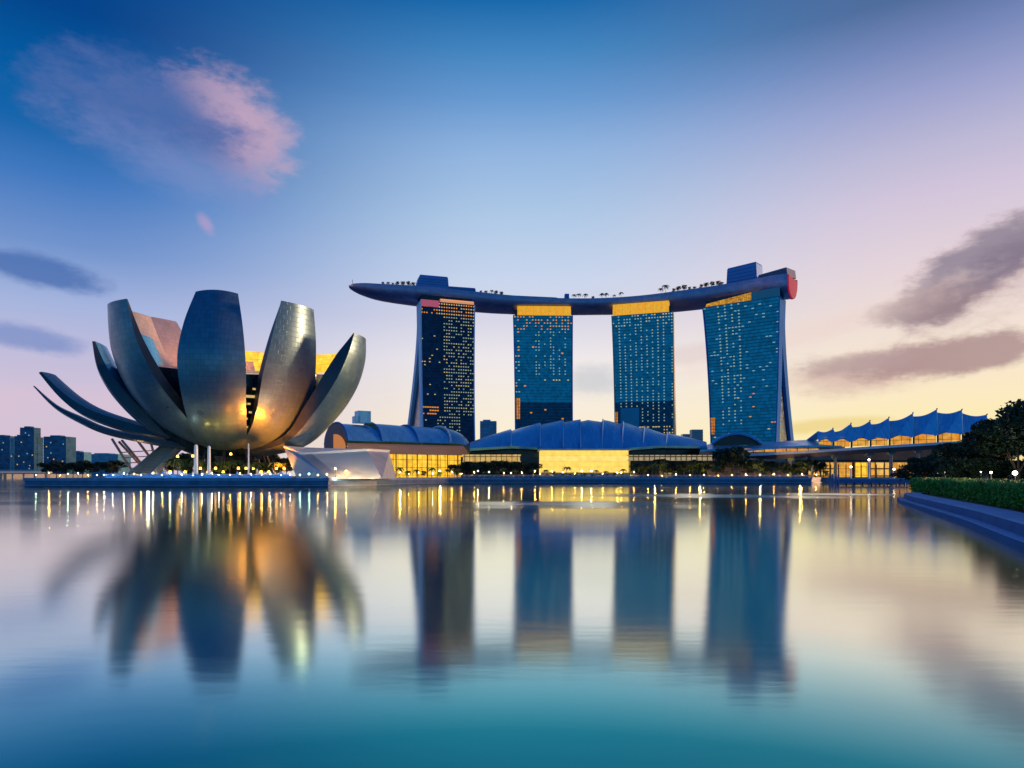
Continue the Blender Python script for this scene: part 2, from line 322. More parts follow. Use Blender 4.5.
# ------------------------------------------------------------------ water
def make_water():
    m = bpy.data.materials.new('bay_water'); m.use_nodes = True; t = m.node_tree; t.nodes.clear()
    def n_(ty, **k):
        n = t.nodes.new(ty)
        for a, b in k.items(): setattr(n, a, b)
        return n
    lk = t.links.new
    out = n_('ShaderNodeOutputMaterial'); mix = n_('ShaderNodeMixShader'); dif = n_('ShaderNodeBsdfDiffuse'); gl = n_('ShaderNodeBsdfGlossy'); gl.distribution = 'BECKMANN'; gl2 = n_('ShaderNodeBsdfGlossy'); gl2.inputs['Roughness'].default_value = .21; gm = n_('ShaderNodeMixShader'); gm.inputs[0].default_value = .07
    geo = n_('ShaderNodeNewGeometry'); mp = n_('ShaderNodeMapping'); lk(geo.outputs['Position'], mp.inputs[0])
    # wind-ruffled patches: rougher water in long bands
    mp.inputs['Scale'].default_value = (.010, .045, 1)
    ns = n_('ShaderNodeTexNoise'); ns.inputs['Scale'].default_value = 1.0; ns.inputs['Detail'].default_value = 3; lk(mp.outputs[0], ns.inputs['Vector'])
    sx = n_('ShaderNodeSeparateXYZ'); lk(geo.outputs['Position'], sx.inputs[0])
    def patch(cx, cyy, rx, ry, w=1.0):
        def mth(op, a, b):
            q = n_('ShaderNodeMath', operation=op)
            for i, v in enumerate((a, b)):
                if isinstance(v, (int, float)): q.inputs[i].default_value = v
                else: lk(v, q.inputs[i])
            return q.outputs[0]
        u = mth('DIVIDE', mth('SUBTRACT', sx.outputs[0], cx), rx); v = mth('DIVIDE', mth('SUBTRACT', sx.outputs[1], cyy), ry)
        d = mth('SQRT', mth('ADD', mth('MULTIPLY', u, u), mth('MULTIPLY', v, v)), 0)
        s = mth('ADD', mth('SUBTRACT', 1.0, d), mth('MULTIPLY', mth('SUBTRACT', ns.outputs[0], .5), 1.2))
        mr = n_('ShaderNodeMapRange', interpolation_type='SMOOTHSTEP'); mr.inputs[1].default_value = 0; mr.inputs[2].default_value = 1.0; mr.inputs[4].default_value = w
        lk(s, mr.inputs[0]); return mr.outputs[0]
    ps = [patch(8, 96, 26, 15), patch(40, 138, 34, 26), patch(72, 150, 20, 18)]
    a = n_('ShaderNodeMath', operation='MAXIMUM'); lk(ps[0], a.inputs[0]); lk(ps[1], a.inputs[1])
    a2 = n_('ShaderNodeMath', operation='MAXIMUM'); lk(a.outputs[0], a2.inputs[0]); lk(ps[2], a2.inputs[1])
    ro = n_('ShaderNodeMapRange'); ro.inputs[3].default_value = .115; ro.inputs[4].default_value = .34; lk(a2.outputs[0], ro.inputs[0])
    rv = n_('ShaderNodeMath', operation='MULTIPLY_ADD'); lk(ns.outputs[0], rv.inputs[0]); rv.inputs[1].default_value = .10; lk(ro.outputs[0], rv.inputs[2]); rs = n_('ShaderNodeMath', operation='SUBTRACT'); lk(rv.outputs[0], rs.inputs[0]); rs.inputs[1].default_value = .05; lk(rs.outputs[0], gl.inputs['Roughness'])
    # faint long-exposure ripple
    mp2 = n_('ShaderNodeMapping'); mp2.inputs['Scale'].default_value = (.35, 1.3, 1); lk(geo.outputs['Position'], mp2.inputs[0])
    nb = n_('ShaderNodeTexNoise'); nb.inputs['Scale'].default_value = 1; nb.inputs['Detail'].default_value = 3; lk(mp2.outputs[0], nb.inputs['Vector'])
    bp = n_('ShaderNodeBump'); bp.inputs['Strength'].default_value = .010; bp.inputs['Distance'].default_value = .3; lk(nb.outputs[0], bp.inputs['Height'])
    lk(bp.outputs[0], gl.inputs['Normal'])
    dif.inputs[0].default_value = (.0, .16, .16, 1); gl.inputs[0].default_value = (.86, .97, 1.0, 1)
    lw = n_('ShaderNodeLayerWeight'); lw.inputs[0].default_value = .5
    cv = n_('ShaderNodeValToRGB'); el_ = cv.color_ramp.elements
    for _ in range(4): el_.new(.5)
    for e, (p_, v_) in zip(el_, ((.58,.22),(.65,.32),(.715,.62),(.765,.92),(.82,.96),(1,.97))): e.position = p_; e.color = (v_,v_,v_,1)
    lk(lw.outputs['Facing'], cv.inputs[0]); lk(cv.outputs[0], mix.inputs[0])
    ct = n_('ShaderNodeValToRGB'); e = ct.color_ramp.elements; e[0].position = .65; e[0].color = (.10,.88,.90,1); e[1].position = .80; e[1].color = (.95,1,.87,1)
    lk(lw.outputs['Facing'], ct.inputs[0]); lk(ct.outputs[0], gl.inputs[0]); lk(ct.outputs[0], gl2.inputs[0])
    lk(dif.outputs[0], mix.inputs[1]); lk(gl.outputs[0], gm.inputs[1]); lk(gl2.outputs[0], gm.inputs[2]); lk(gm.outputs[0], mix.inputs[2]); lk(mix.outputs[0], out.inputs[0])
    mb = MB(); mb.face([(-15000,-3000,0),(15000,-3000,0),(15000,15000,0),(-15000,15000,0)])
    tag(mb.build('water', m), kind='structure')
make_water()

# ------------------------------------------------------------------ land
land = [(-178,250),(-172,241),(-120,237),(-64,238),(-52,262),(-46,300),(-31,338),(40,344),(110,346),(150,342),(158,350),(162,372),(190,380),(300,372),(900,372),(9000,372),(9000,14000),(-3000,14000),(-3000,1300),(-760,1250),(-560,980),(-330,560),(-235,360),(-190,275)]
prism('ground', land, -3, 3, pave_m, concb_m, 'structure')
embank = [(-3000,1000),(-740,1000),(-700,1060),(-740,1200),(-3000,1200)]
prism('river_embankment', embank, -3, 7, conc_m, side_w, 'structure')
# kerb lip on the waterfront platform and a lower ledge
mb = MB(); edge = land[:11]
for i in range(len(edge) - 1):
    a, b = Vector((*edge[i], 0)), Vector((*edge[i + 1], 0)); d = (b - a).normalized(); nrm = Vector((d.y, -d.x, 0))
    for z0, z1, o0, o1 in ((2.3, 3.35, -.6, .35), (.5, .8, -.4, .9)):
        q = [a + nrm * o1, b + nrm * o1, b + nrm * o0, a + nrm * o0]
        lo = [v + Vector((0,0,z0)) for v in q]; hi = [v + Vector((0,0,z1)) for v in q]
        mb.face(hi); mb.face([lo[0], lo[1], hi[1], hi[0]]); mb.face([lo[2], lo[3], hi[3], hi[2]]); mb.face(lo[::-1]); mb.face([lo[0],hi[0],hi[3],lo[3]]); mb.face([lo[1],lo[2],hi[2],hi[1]])
tag(mb.build('quay_kerb', mat('quay_stone', (.16,.27,.42), .5, 0, .2, .3), weld=False), kind='structure')

# right bank: stepped promenade wall
wl = [(-6,-30),(12,4),(28,38),(37,56),(47,78),(56,98),(62,110),(65,115),(68,117),(72,117)]
def off(path, d):
    r = []
    for i, p in enumerate(path):
        a = Vector(path[max(i - 1, 0)]); b = Vector(path[min(i + 1, len(path) - 1)]); t = (b - a).normalized(); r.append((p[0] + t.y * d, p[1] - t.x * d))
    return r
prof = [(0,-1,0),(0,.46,0),(.9,.46,1),(1.0,1.12,0),(1.1,1.22,1),(3.4,1.22,1),(3.45,1.05,0),(6.0,1.0,2)]
mb = MB(); lines = [[(x, y, z) for x, y in off(wl, d)] for d, z, _ in prof]
pm = [0,1,0,1,1,0,2]
for k in range(len(prof) - 1): mb.grid([lines[k], lines[k + 1]], mi=pm[k])
tag(mb.build('promenade', [mat('promenade_wall', (.0,.12,.31), .75, 0, .15, .4, spec=.12), mat('promenade_top', (.10,.37,.60), .75, 0, .12, .5, spec=.15), grass_m], weld=False), kind='structure')
inn = off(wl, 6.0)
bankp = [(p[0], p[1]) for p in inn] + [(78,124),(84,135),(98,160),(127,205),(166,270),(212,330),(420,366),(1600,366),(1600,-200),(10,-200)]
prism('lawn', bankp, -1, 1.0, grass_m, concb_m, 'structure')

# ------------------------------------------------------------------ museum
MC = Vector((X(232, 285), 285, 0))
mus = thing('lotus_museum', 'round museum of curved steel clad petals opening like a lotus above the waterfront', 'museum', (MC.x, MC.y, 3))
TOCAM = math.degrees(math.atan2(-MC.x, MC.y))
def petal(th, pts, wid, thk, m_in=None, bulge=.11, m_out=None, n=26):
    th = R(th + TOCAM); er = Vector((math.sin(th), -math.cos(th), 0)); et = Vector((math.cos(th), math.sin(th), 0)); up = Vector((0,0,1))
    K = 10; outer = []; inner = []; ou = []; iu = []; s_len = 0; prev = None
    for i in range(n + 1):
        t = i / n; r, z = cr(pts, t); r2, z2 = cr(pts, min(1, t + .01)); r1, z1 = cr(pts, max(0, t - .01))
        T = Vector((r2 - r1, z2 - z1)).normalized(); w = cr([(a,) for a in wid], t)[0]; h = cr([(a,) for a in thk], t)[0]
        Pn = MC + er * r + up * z; Nn = er * T.y - up * T.x
        if prev is not None: s_len += (Pn - prev).length
        prev = Pn
        outer.append([Pn + et * (s * w / 2) + Nn * (bulge * w * (1 - s * s)) for s in [2 * k / K - 1 for k in range(K + 1)]])
        inner.append([Pn + et * (s * w / 2 * .9) - Nn * (h * (1 - .25 * s * s)) for s in [2 * k / K - 1 for k in range(K + 1)]])
        ou.append([(s * w / 2 + 50, s_len) for s in [2 * k / K - 1 for k in range(K + 1)]]); iu.append(ou[-1])
    a = MB(); a.grid(outer, uvrows=ou)
    for col_ in (0, K):
        a.grid([[outer[i][col_], inner[i][col_]] for i in range(n + 1)], mi=1)
    a.grid([outer[-1], inner[-1]], mi=0); a.grid([outer[0], inner[0]], mi=1)
    po = a.build('petal', [m_out or petal_m, MATS['petal_edge']], mus, True)
    b = MB(); b.grid(inner, uvrows=iu); b.build('inner_lining', m_in or petal_in, None, True)
    bo = bpy.data.objects[b_last()]; bo.parent = po; bo.matrix_parent_inverse = Matrix.Identity(4)
    bo.matrix_parent_inverse = po.matrix_parent_inverse.copy() if False else Matrix.Identity(4)
    # the petal itself carries an offset from its Empty's inverse; bake it so children keep world coordinates
    return po
def b_last():
    return [o.name for o in COL.objects][-1]
mat('petal_edge', (.06,.085,.10), .4, .6, .1, .2)
# (angle, profile (radius, height), widths, thickness)
petal(-11, [(6,14),(20,19),(31,31),(36,46),(33.5,60),(27.5,73.3)], [14,19,22,23.5,20.5,15], [1,3,4,4,3,1])
petal(38, [(6,14),(20,19),(29,28),(34,42),(37,57),(38.5,70.5)], [14,19,24,26,22,16.5], [1,3,5,5,4,1])
petal(62, [(8,13),(28,17.5),(40.5,29),(49,41),(53.5,52),(55,61)], [14,20,25,25,21,14.5], [1,4,7,8,6,1])
petal(-60, [(7,14),(16,19),(26,26.5),(36,38),(42.5,52),(45,67.5)], [14,19,25,26,22,16], [1,4,5,5,4,1])
petal(-100, [(8,14),(24,20.5),(33,26.5),(42,36.5),(47.6,46),(50.2,56.8)], [13,17,20,21,18,14], [1,4,5,5,4,1], petal_cy)
petal(-112, [(6,15.5),(21.6,19),(38.3,22.3),(56.2,28.2),(67.4,35.7),(77,46.3)], [12,13,14,14,12,10], [1,3,4,4,3,1])
petal(-92, [(8,14),(27,17),(45,20.9),(55,25.4),(63,30.6),(70,38.2)], [10,9,8,7,5,1.6], [1,2,2,2,1,.3])
petal(-127, [(8,14),(26,28),(36,45.3),(43.7,60.8),(48,74.6)], [14,18,20,19,16], [1,3,3,2,1])
petal(-150, [(8,14),(32,28),(45.8,48),(53,62.4),(66,78.6)], [14,20,22,22,19], [1,3,3,2,1])
petal(-108, [(8,14),(20,28),(29,42),(33,54),(35,61.5)], [10,12,14,14,12], [1,2,3,2,1], petal_cy)
petal(100, [(8,14),(28,22),(42,34),(48,46),(48.5,54)], [14,20,22,22,20], [1,3,4,3,1])
petal(150, [(8,14),(30,24),(44,38),(50,50),(50,60)], [14,22,28,30,28], [1,3,4,3,1])
petal(-178, [(8,14),(30,24),(44,38),(50,50),(50,60)], [14,22,26,28,26], [1,3,4,3,1])
# core drum of dark glass
def core_r(th):   # th in degrees, 0 towards the camera
    a = abs((th + 180) % 360 - 180); return 27 + 17 * min(1, max(0, (a - 50) / 50))
mb = MB(); rows = []
for z, k in ((12, .25), (16, .45), (24, .68), (36, .88), (48, 1.0), (54, 1.0)):
    rows.append([MC + Vector((math.sin(R(t + TOCAM)) * core_r(t) * k, -math.cos(R(t + TOCAM)) * core_r(t) * k, z - (z / 54) * 5.5 * (1 + math.cos(R(t))))) for t in range(0, 360, 6)])
mb.grid(rows, closed=True); mb.face(rows[-1]); mb.face(rows[0][::-1])
core_m = panel_mat('core_glass', (.01,.03,.04), .4, .18, .4, 2.5, 3.5, 2.2)
core = mb.build('core_drum', core_m, mus)
# glowing arc standing in for the gold-lit inner faces of the rear petals
mb = MB()
for (t0, t1, r0, r1, z0, za, zb) in ((96, 192, 50.5, 52, 54, 61, 66.5),):
    T = [t0 + (t1 - t0) * i / 30 for i in range(31)]
    lo = [MC + Vector((math.sin(R(t + TOCAM)) * r0, -math.cos(R(t + TOCAM)) * r0, z0)) for t in T]
    md = [MC + Vector((math.sin(R(t + TOCAM)) * r0, -math.cos(R(t + TOCAM)) * r0, z0 + 5.5)) for t in T]
    hi = [MC + Vector((math.sin(R(t + TOCAM)) * r1, -math.cos(R(t + TOCAM)) * r1, za + (zb - za) * (i / 30))) for i, t in enumerate(T)]
    mb.grid([lo, md, hi])
    o2 = [v + Vector((0,0,0)) + (v - MC).normalized() * 1.5 for v in hi]
    ob = [MC + Vector((math.sin(R(t + TOCAM)) * (r0 + 1.5), -math.cos(R(t + TOCAM)) * (r0 + 1.5), z0)) for t in T]
    mb.grid([hi, [Vector((a.x, a.y, b.z)) for a, b in zip(ob, hi)], ob])
gg = glow_wall('rear_petal_gold_glow', (1,.50,.02), (1,.56,.05), 1.35, 60, 3.6, .12, (.75,.30,.01))
mb.build('rear_petal_glow', gg, mus)
mb = MB()
random.seed(3)
def core_lit(name, m, lst, w, h):
    for th, z in lst:
        k = interp([(12,.25),(16,.45),(24,.68),(36,.88),(48,1.0),(54,1.0)], z); r = core_r(th) * k + .35
        c = MC + Vector((math.sin(R(th + TOCAM)) * r, -math.cos(R(th + TOCAM)) * r, z - (z / 54) * 5.5 * (1 + math.cos(R(th))))); b = MB(); b.box(c, (w, .3, h), R(th + TOCAM)); b.build(name, m, mus)
core_lit('lit_window', win_y, [(14,40),(16,36),(13,33),(15,29),(17,47),(14,25),(52,46),(54,41),(50,35),(56,38),(-33,43),(-36,41),(-30,32)], 1.1, .7)
core_lit('lit_floor', win_y, [(12.5,43.5),(-34,46)], 6.5, 1.0)
# skirt of columns under the bowl
for i in range(10):
    a = R(i * 36 + 10); b = MB(); b.tube([MC + Vector((math.sin(a) * 17, -math.cos(a) * 17, 3)), MC + Vector((math.sin(a) * 12, -math.cos(a) * 12, 17))], .55, 8); b.build('column', darkm, mus)
mb = MB(); mb.tube([MC + Vector((0,0,3)), MC + Vector((0,0,14))], [9, 11], 24); mb.build('lobby_wall', dark_m, mus)
_p = MC + Vector((-4, 18, 58)); spot_later = (_p, MC + Vector((-36, 46, 70)))
# lattice support under the long left petals
lat = MB(); base = Vector((X(146, 290), 296, 3))
for dx, dy, top in ((-12,0,(X(112,300),300,Z(439,300))),(0,0,(X(118,300),303,Z(440,300))),(4,6,(X(132,300),303,Z(438,300))),(8,-3,(X(150,300),300,Z(440,300))),(-4,4,(X(124,300),296,Z(442,300)))):
    lat.tube([base + Vector((dx * .6, dy, 0)), top], .55, 6)
for k in range(5):
    z = 5 + k * 2.3; lat.tube([(X(146,290) - 9 - k * 1.5, 297, z), (X(146,290) + 6 - k * .4, 297, z + 1.2)], .22, 5)
lat.build('lattice_support', mat('copper_steel', (.46,.34,.28), .45, .5, .2, .4), mus)
# warm floodlights beneath the bowl
def spot(loc, tgt, e, size, col, name='floodlight', r=1.0, blend=.8):
    l = bpy.data.lights.new(name, 'SPOT'); l.energy = e; l.spot_size = R(size); l.spot_blend = blend; l.color = col; l.shadow_soft_size = r
    o = bpy.data.objects.new(name, l); COL.objects.link(o); o.location = loc
    o.rotation_euler = (Vector(loc) - Vector(tgt)).to_track_quat('Z', 'Y').to_euler()
    return o
fl = [(P(288, 470, 252), P(272, 428, 264), 270000, 78), (P(326, 470, 260), P(316, 426, 270), 330000, 84), (P(236, 470, 243), P(238, 428, 255), 6000, 50)]
for i, (a, b, e, sz) in enumerate(fl):
    a.z = 4.2
    t = local('floodlight', ['bronze floodlight below the split between the two big front petals', 'bronze floodlight beside the white ramp, under the right petal', 'bronze floodlight left of the other two under the museum bowl'][i], 'floodlight', (a.x, a.y, 3), 'floodlights under the museum')
    m = MB(); m.tube([(0,0,0),(0,0,.5)], .12, 6); m.build('stand', darkm, t)
    m = MB(); m.box((0,0,.75), (.8,.5,.5)); m.build('housing', darkm, t)
    spot(a + Vector((0,0,.4)), b, e, sz, (1,.19,.01))

spot(spot_later[0], spot_later[1], 90000, 110, (1,.34,.14), 'bowl_fill_spot', 1.5)  # unseen spot added inside the bowl to warm the rear petal linings
for px_ in (334, 352, 370): spot((X(px_, 234), 238.4, 3.7), (X(px_ - 6, 252), 254, 11), 5200, 120, (1,.78,.46), 'wall_washer', 1.2)
# stair / escalator left of the bowl
es = thing('escalator', 'glass sided escalator slanting up to the museum under the long left petals', 'escalator', (X(150,262), 262, 3))
a0, a1 = P(128, 473, 262), P(166, 446, 285); a0.z = 3
b0, b1 = P(152, 473, 258), P(182, 446, 281); b0.z = 3
mb = MB(); mb.face([a0, b0, b1, a1]); mb.face([a0 - Vector((0,0,.0)) + Vector((0,0,-.1)), a1 - Vector((0,0,1.6)), b1 - Vector((0,0,1.6)), b0 + Vector((0,0,-.1))])
mb.build('step_flight', mat('step_metal', (.25,.26,.22), .5, .3, .3, 2), es)
for p, q in ((a0, a1), (b0, b1)):
    mb = MB(); mb.face([p, q, q + Vector((0,0,2.0)), p + Vector((0,0,2.0))]); mb.tube([p + Vector((0,0,2)), q + Vector((0,0,2))], .28, 6); mb.tube([p, q], .3, 6)
    for k in range(9): c = p.lerp(q, k / 8); mb.tube([c, c + Vector((0,0,2))], .1, 4)
    mb.build('balustrade', mat('balustrade', (.45,.55,.62), .35, .3), es)
mb = MB()
for k in range(1, 22):
    p, q = a0.lerp(a1, k / 22), b0.lerp(b1, k / 22); mb.box((p + q) / 2 + Vector((0,0,.25)), ((p - q).length * .95, .5, .25))
mb.build('tread', side_w, es)
b = MB(); b.box((a1 + b1) / 2 + Vector((3,4,-.3)), (14, 10, .8)); b.build('landing', conc_m, es)

# white sloping pavilion to the right of the bowl
wd = thing('sloping_pavilion', 'white wedge shaped pavilion with slanting walls at the foot of the museum', 'pavilion', (X(335,255), 255, 3))
def PP(x, y, D): v = P(x, y, D); return v
tl, tr = PP(284, 448, 268), PP(367, 451, 262); fl_, fr = PP(330, 477.6, 241), PP(382, 477.6, 243); bl = PP(297, 477, 250); ml = PP(301, 455, 262)
for v in (fl_, fr, bl): v.z = 3
mb = MB()
bk1, bk2 = Vector((tl.x + 4, tl.y + 16, tl.z)), Vector((tr.x + 6, tr.y + 14, tr.z)); bk3 = Vector((bk1.x, bk1.y, 3)); bk4 = Vector((bk2.x + 3, bk2.y, 3))
mb.face([ml, fl_, fr, tr]); mb.build('front_wall', mat('cream_render', (.72,.66,.56), .6, 0, .08, .1), wd)
mb = MB(); mb.face([tl, bl, fl_, ml]); mb.build('side_wall', mat('blue_render', (.20,.42,.60), .6, 0, .08, .1), wd)
mb = MB(); mb.face([fr, bk4, bk2, tr]); mb.face([bk4, bk3, bk1, bk2]); mb.face([bk3, bl, tl, bk1]); mb.build('rear_wall', conc_m, wd)
mb = MB(); up = Vector((0,0,.9))
top = [tl, ml, tr, bk2, bk1]; topo = [v + up + (v - (tl + tr + bk1 + bk2) / 4) * .02 for v in top]
mb.face(topo)
for i in range(5): mb.face([top[i], top[(i + 1) % 5], topo[(i + 1) % 5], topo[i]])
mb.face(top[::-1]); mb.build('roof_slab', white_m, wd)
mb = MB(); d = Vector((0,-.25,.1)); q0, q1 = ml.lerp(tr, .17), fl_.lerp(fr, .22)
mb.face([ml + d, fl_ + d, q1 + d, q0 + d]); mb.face([ml, fl_, fl_ + d, ml + d]); mb.face([q0, q1, q1 + d, q0 + d]); mb.build('buttress', mat('taupe_render', (.42,.40,.38), .6, 0, .1, .1), wd)

# ------------------------------------------------------------------ towers
def tower(name_lab, xc, Dc, rot, W, H, insL, insR, spec, side, legD, reflect_below=None, seed=0, gold=None):
    """rot: facade turned to face right (+) or left (-). Local u runs right along the facade, v backwards."""
    random.seed(seed)
    cx = X(xc, Dc); rz = R(rot)
    root = thing('hotel_tower', name_lab, 'tower', (cx, Dc, 3), 'hotel towers under the sky park')
    U = Vector((math.cos(rz), math.sin(rz), 0)); V = Vector((-math.sin(rz), math.cos(rz), 0)); O = Vector((cx, Dc, 0))
    def w(u, v, z): return O + U * u + V * v + Vector((0,0,z))
    def edges(z):
        k = max(0, 1 - (z - 3) / (H - 3)); k2 = k ** .8
        return -W / 2 + insL * k2, W / 2 - insR * k2
    def vf(z):   # front face: gently concave, foot stepping forward
        k = 1 - (z - 3) / (H - 3); return -5 * k * k + 2.5 * math.sin(k * math.pi)
    def vr(z):   # rear face of the rear slab
        k = 1 - (z - 3) / (H - 3); return 24 + (legD - 24) * max(0, (k - .12) / .88) ** 1.35
    zs = [3 + (H - 3) * i / 54 for i in range(55)]
    T1 = 12
    # front slab
    fb = MB(); dk = MB()
    for a, b in zip(zs, zs[1:]):
        (l0, r0), (l1, r1) = edges(a), edges(b)
        q = [w(l0, vf(a), a), w(r0, vf(a), a), w(r1, vf(b), b), w(l1, vf(b), b)]; uv = [(l0 + 60, a), (r0 + 60, a), (r1 + 60, b), (l1 + 60, b)]
        low = reflect_below is not None and a < reflect_below
        fb.face(q, uv, 1 if low else 0)  # darker low faces paint in the reflection of neighbouring buildings
        # projecting floor edge
        e = .55; z0 = b - .5
        fb.face([w(l1, vf(b) - e, z0), w(r1, vf(b) - e, z0), w(r1, vf(b) - e, z0 + .35), w(l1, vf(b) - e, z0 + .35)], None, 2)
        fb.face([w(l1, vf(b) - e, z0), w(l1, vf(b) + .1, z0), w(r1, vf(b) + .1, z0), w(r1, vf(b) - e, z0)], None, 2)
        fb.face([w(l1, vf(b) - e, z0 + .35), w(r1, vf(b) - e, z0 + .35), w(r1, vf(b) + .1, z0 + .35), w(l1, vf(b) + .1, z0 + .35)], None, 2)
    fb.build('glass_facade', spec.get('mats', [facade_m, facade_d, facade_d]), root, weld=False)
    sb = MB()
    for s in (0, 1):
        rows = []
        for z in zs: rows.append([w(edges(z)[s], vf(z), z), w(edges(z)[s], vf(z) + T1, z)])
        sb.grid(rows)
    sb.grid([[w(edges(z)[0], vf(z) + T1, z), w(edges(z)[1], vf(z) + T1, z)] for z in zs])
    sb.face([w(edges(H)[0], vf(H), H), w(edges(H)[1], vf(H), H), w(edges(H)[1], vf(H) + T1, H), w(edges(H)[0], vf(H) + T1, H)])
    sb.build('front_slab', side, root)
    rb_ = MB(); 
    for s in (0, 1):
        sgn = -1 if s == 0 else 1
        rb_.grid([[w(edges(z)[s] - sgn * .8, max(vf(z) + T1 + .05, vr(z) - T1), z), w(edges(z)[s] - sgn * .8, vr(z), z)] for z in zs])
    for fn in (lambda z: vr(z), lambda z: max(vf(z) + T1 + .05, vr(z) - T1)):
        rb_.grid([[w(edges(z)[0] + .8, fn(z), z), w(edges(z)[1] - .8, fn(z), z)] for z in zs])
    rb_.face([w(edges(H)[0] + .8, vf(H) + T1 + .05, H), w(edges(H)[1] - .8, vf(H) + T1 + .05, H), w(edges(H)[1] - .8, vr(H), H), w(edges(H)[0] + .8, vr(H), H)])
    rb_.build('rear_slab', side, root)
    # recessed atrium glass between the legs
    ab = MB()
    for s in (0, 1):
        sgn = -1 if s == 0 else 1
        ab.grid([[w(edges(z)[s] - sgn * 4, vf(z) + T1 - .5, z), w(edges(z)[s] - sgn * 4, max(vf(z) + T1, vr(z) - T1 + .5), z)] for z in zs])
    ab.build('atrium_glass', facade_d, root)
    # corner fins framing the facade
    for s in (0, 1):
        c = MB(); sgn = -1 if s == 0 else 1
        c.grid([[w(edges(z)[s] - .3 * (-sgn), vf(z) + .4, z), w(edges(z)[s] - .3 * (-sgn), vf(z) - 1.0, z), w(edges(z)[s] - sgn * .9, vf(z) - 1.0, z), w(edges(z)[s] - sgn * .9, vf(z) + .4, z)] for z in zs], closed=True)
        c.build('corner_fin', side, root)
    nk = MB(); nk.grid([[w(u_, v_, z_) for u_, v_ in ((-W / 2 + insL * 0 + 2, 2.5), (W / 2 - 2, 2.5), (W / 2 - 2, 22), (-W / 2 + 2, 22))] for z_ in (H - .5, H + 7)], closed=True); nk.build('roof_neck', dark_m, root)
    # lit windows
    ncol = spec.get('ncol', 20); count = 0; rest = {}; meshes = {}
    cells = []
    for r_ in range(4, 54):
        for c_ in range(ncol):
            z = zs[r_] + 1.6; uf = (c_ + .5) / ncol; zf = (z - 3) / (H - 3)
            k = spec['lit'](uf, zf, random.random())
            if k: cells.append((zf, uf, z, k))
    random.shuffle(cells)
    for i, (zf, uf, z, k) in enumerate(cells):
        l, r = edges(z); u = l + (r - l) * uf; ww = (r - l) / ncol * k[1]
        c0 = w(u, vf(z) - .12, z); hh = k[2]
        if i < 100:
            b = MB(); b.box(c0, (ww, .24, hh), rz); b.build('lit_window', k[0], root)
        else:
            rest.setdefault(k[0].name, (k[0], MB()))[1].box(c0, (ww, .24, hh), rz)
    if rest:
        ms = []; A = MB()
        for nme, (mm, mbb) in rest.items():
            i0 = len(A.v); A.v += mbb.v; A.f += [[j + i0 for j in f] for f in mbb.f]; A.uv += mbb.uv; A.mi += [len(ms)] * len(mbb.f); ms.append(mm)
        o = A.build('lit_windows', ms, root, weld=False); o['kind'] = 'stuff'
    # crown band
    if gold:
        g0, g1, gh, gm = gold
        b = MB(); l, r = edges(H); uu0, uu1 = l + (r - l) * g0, l + (r - l) * g1; n = 8
        rows = []
        for j in range(n + 1):
            t = j / n; z = H + gh * t; v = -1.5 * math.sin(t * math.pi) - 0.2 + 1.2 * t
            rows.append([w(uu0, v, z), w(uu1, v, z)])
        b.grid(rows); b.face([w(uu0, 0, H + gh), w(uu1, 0, H + gh), w(uu1, 10, H + gh), w(uu0, 10, H + gh)])
        for uu in (uu0, uu1): b.face([w(uu, 0, H), w(uu, 10, H), w(uu, 10, H + gh), w(uu, 0, H + gh)])
        b.build('crown_band', gm, root, True)
    for (u0, u1, z0, z1, mm, nm) in spec.get('panels', []):
        b = MB(); lm = (edges(z0)[0] + edges(z1)[0]) / 2; rm_ = (edges(z0)[1] + edges(z1)[1]) / 2
        ua, ub = lm + (rm_ - lm) * u0, lm + (rm_ - lm) * u1; st = 8
        rows = [[w(ua, vf(z) - .9, z), w(ub, vf(z) - .9, z)] for z in [z0 + (z1 - z0) * i / st for i in range(st + 1)]]
        b.grid(rows)
        for s in (ua, ub): b.grid([[w(s, vf(z) - .9, z), w(s, vf(z) + .1, z)] for z in [z0 + (z1 - z0) * i / st for i in range(st + 1)]])
        b.face([w(ua, vf(z1) - .9, z1), w(ub, vf(z1) - .9, z1), w(ub, vf(z1) + .1, z1), w(ua, vf(z1) + .1, z1)])
        b.build(nm, mm, root)
    return root, w
def lit1(u, z, r):
    if z > .93: return (win_o if r < .5 else win_y, .5, 1.2) if r < (.9 if u > .3 else .45) else None
    if u > .42 and z > .36: return (win_w if r < .6 else win_y, .5, 1.0) if r < .72 else None
    if .25 < u < .72 and z <= .36: return (win_w if r < .6 else win_y, .5, 1.0) if r < .66 else None
    if .36 < z < .40 and u < .3: return (win_o, .8, 1.2) if r < .8 else None
    if u < .35 and r < .07: return (win_y, .6, .9)
    if z < .1 and u > .7 and r < .5: return (win_o, .6, 1.2)
    return None
def lit2(u, z, r):
    if z > .90: return (win_o if r < .35 else win_y, .42, 1.1) if r < .55 else None
    col = int(u * 20)
    if z > .62 and col in (7, 8, 10, 12, 13, 15, 17): return (win_c if r < .45 else win_w, .4, 1.2) if r < .62 else None
    if .585 < z < .61 and u > .5: return (win_y, .5, 1.2) if r < .6 else None
    if u < .1 and .45 < z < .9 and r < .3: return (win_o if r < .12 else win_c, .6, 1.2)
    if z < .28 and r < .05: return (win_y, .6, .9)
    if r < .012: return (win_o, .7, 1.4)
    return None
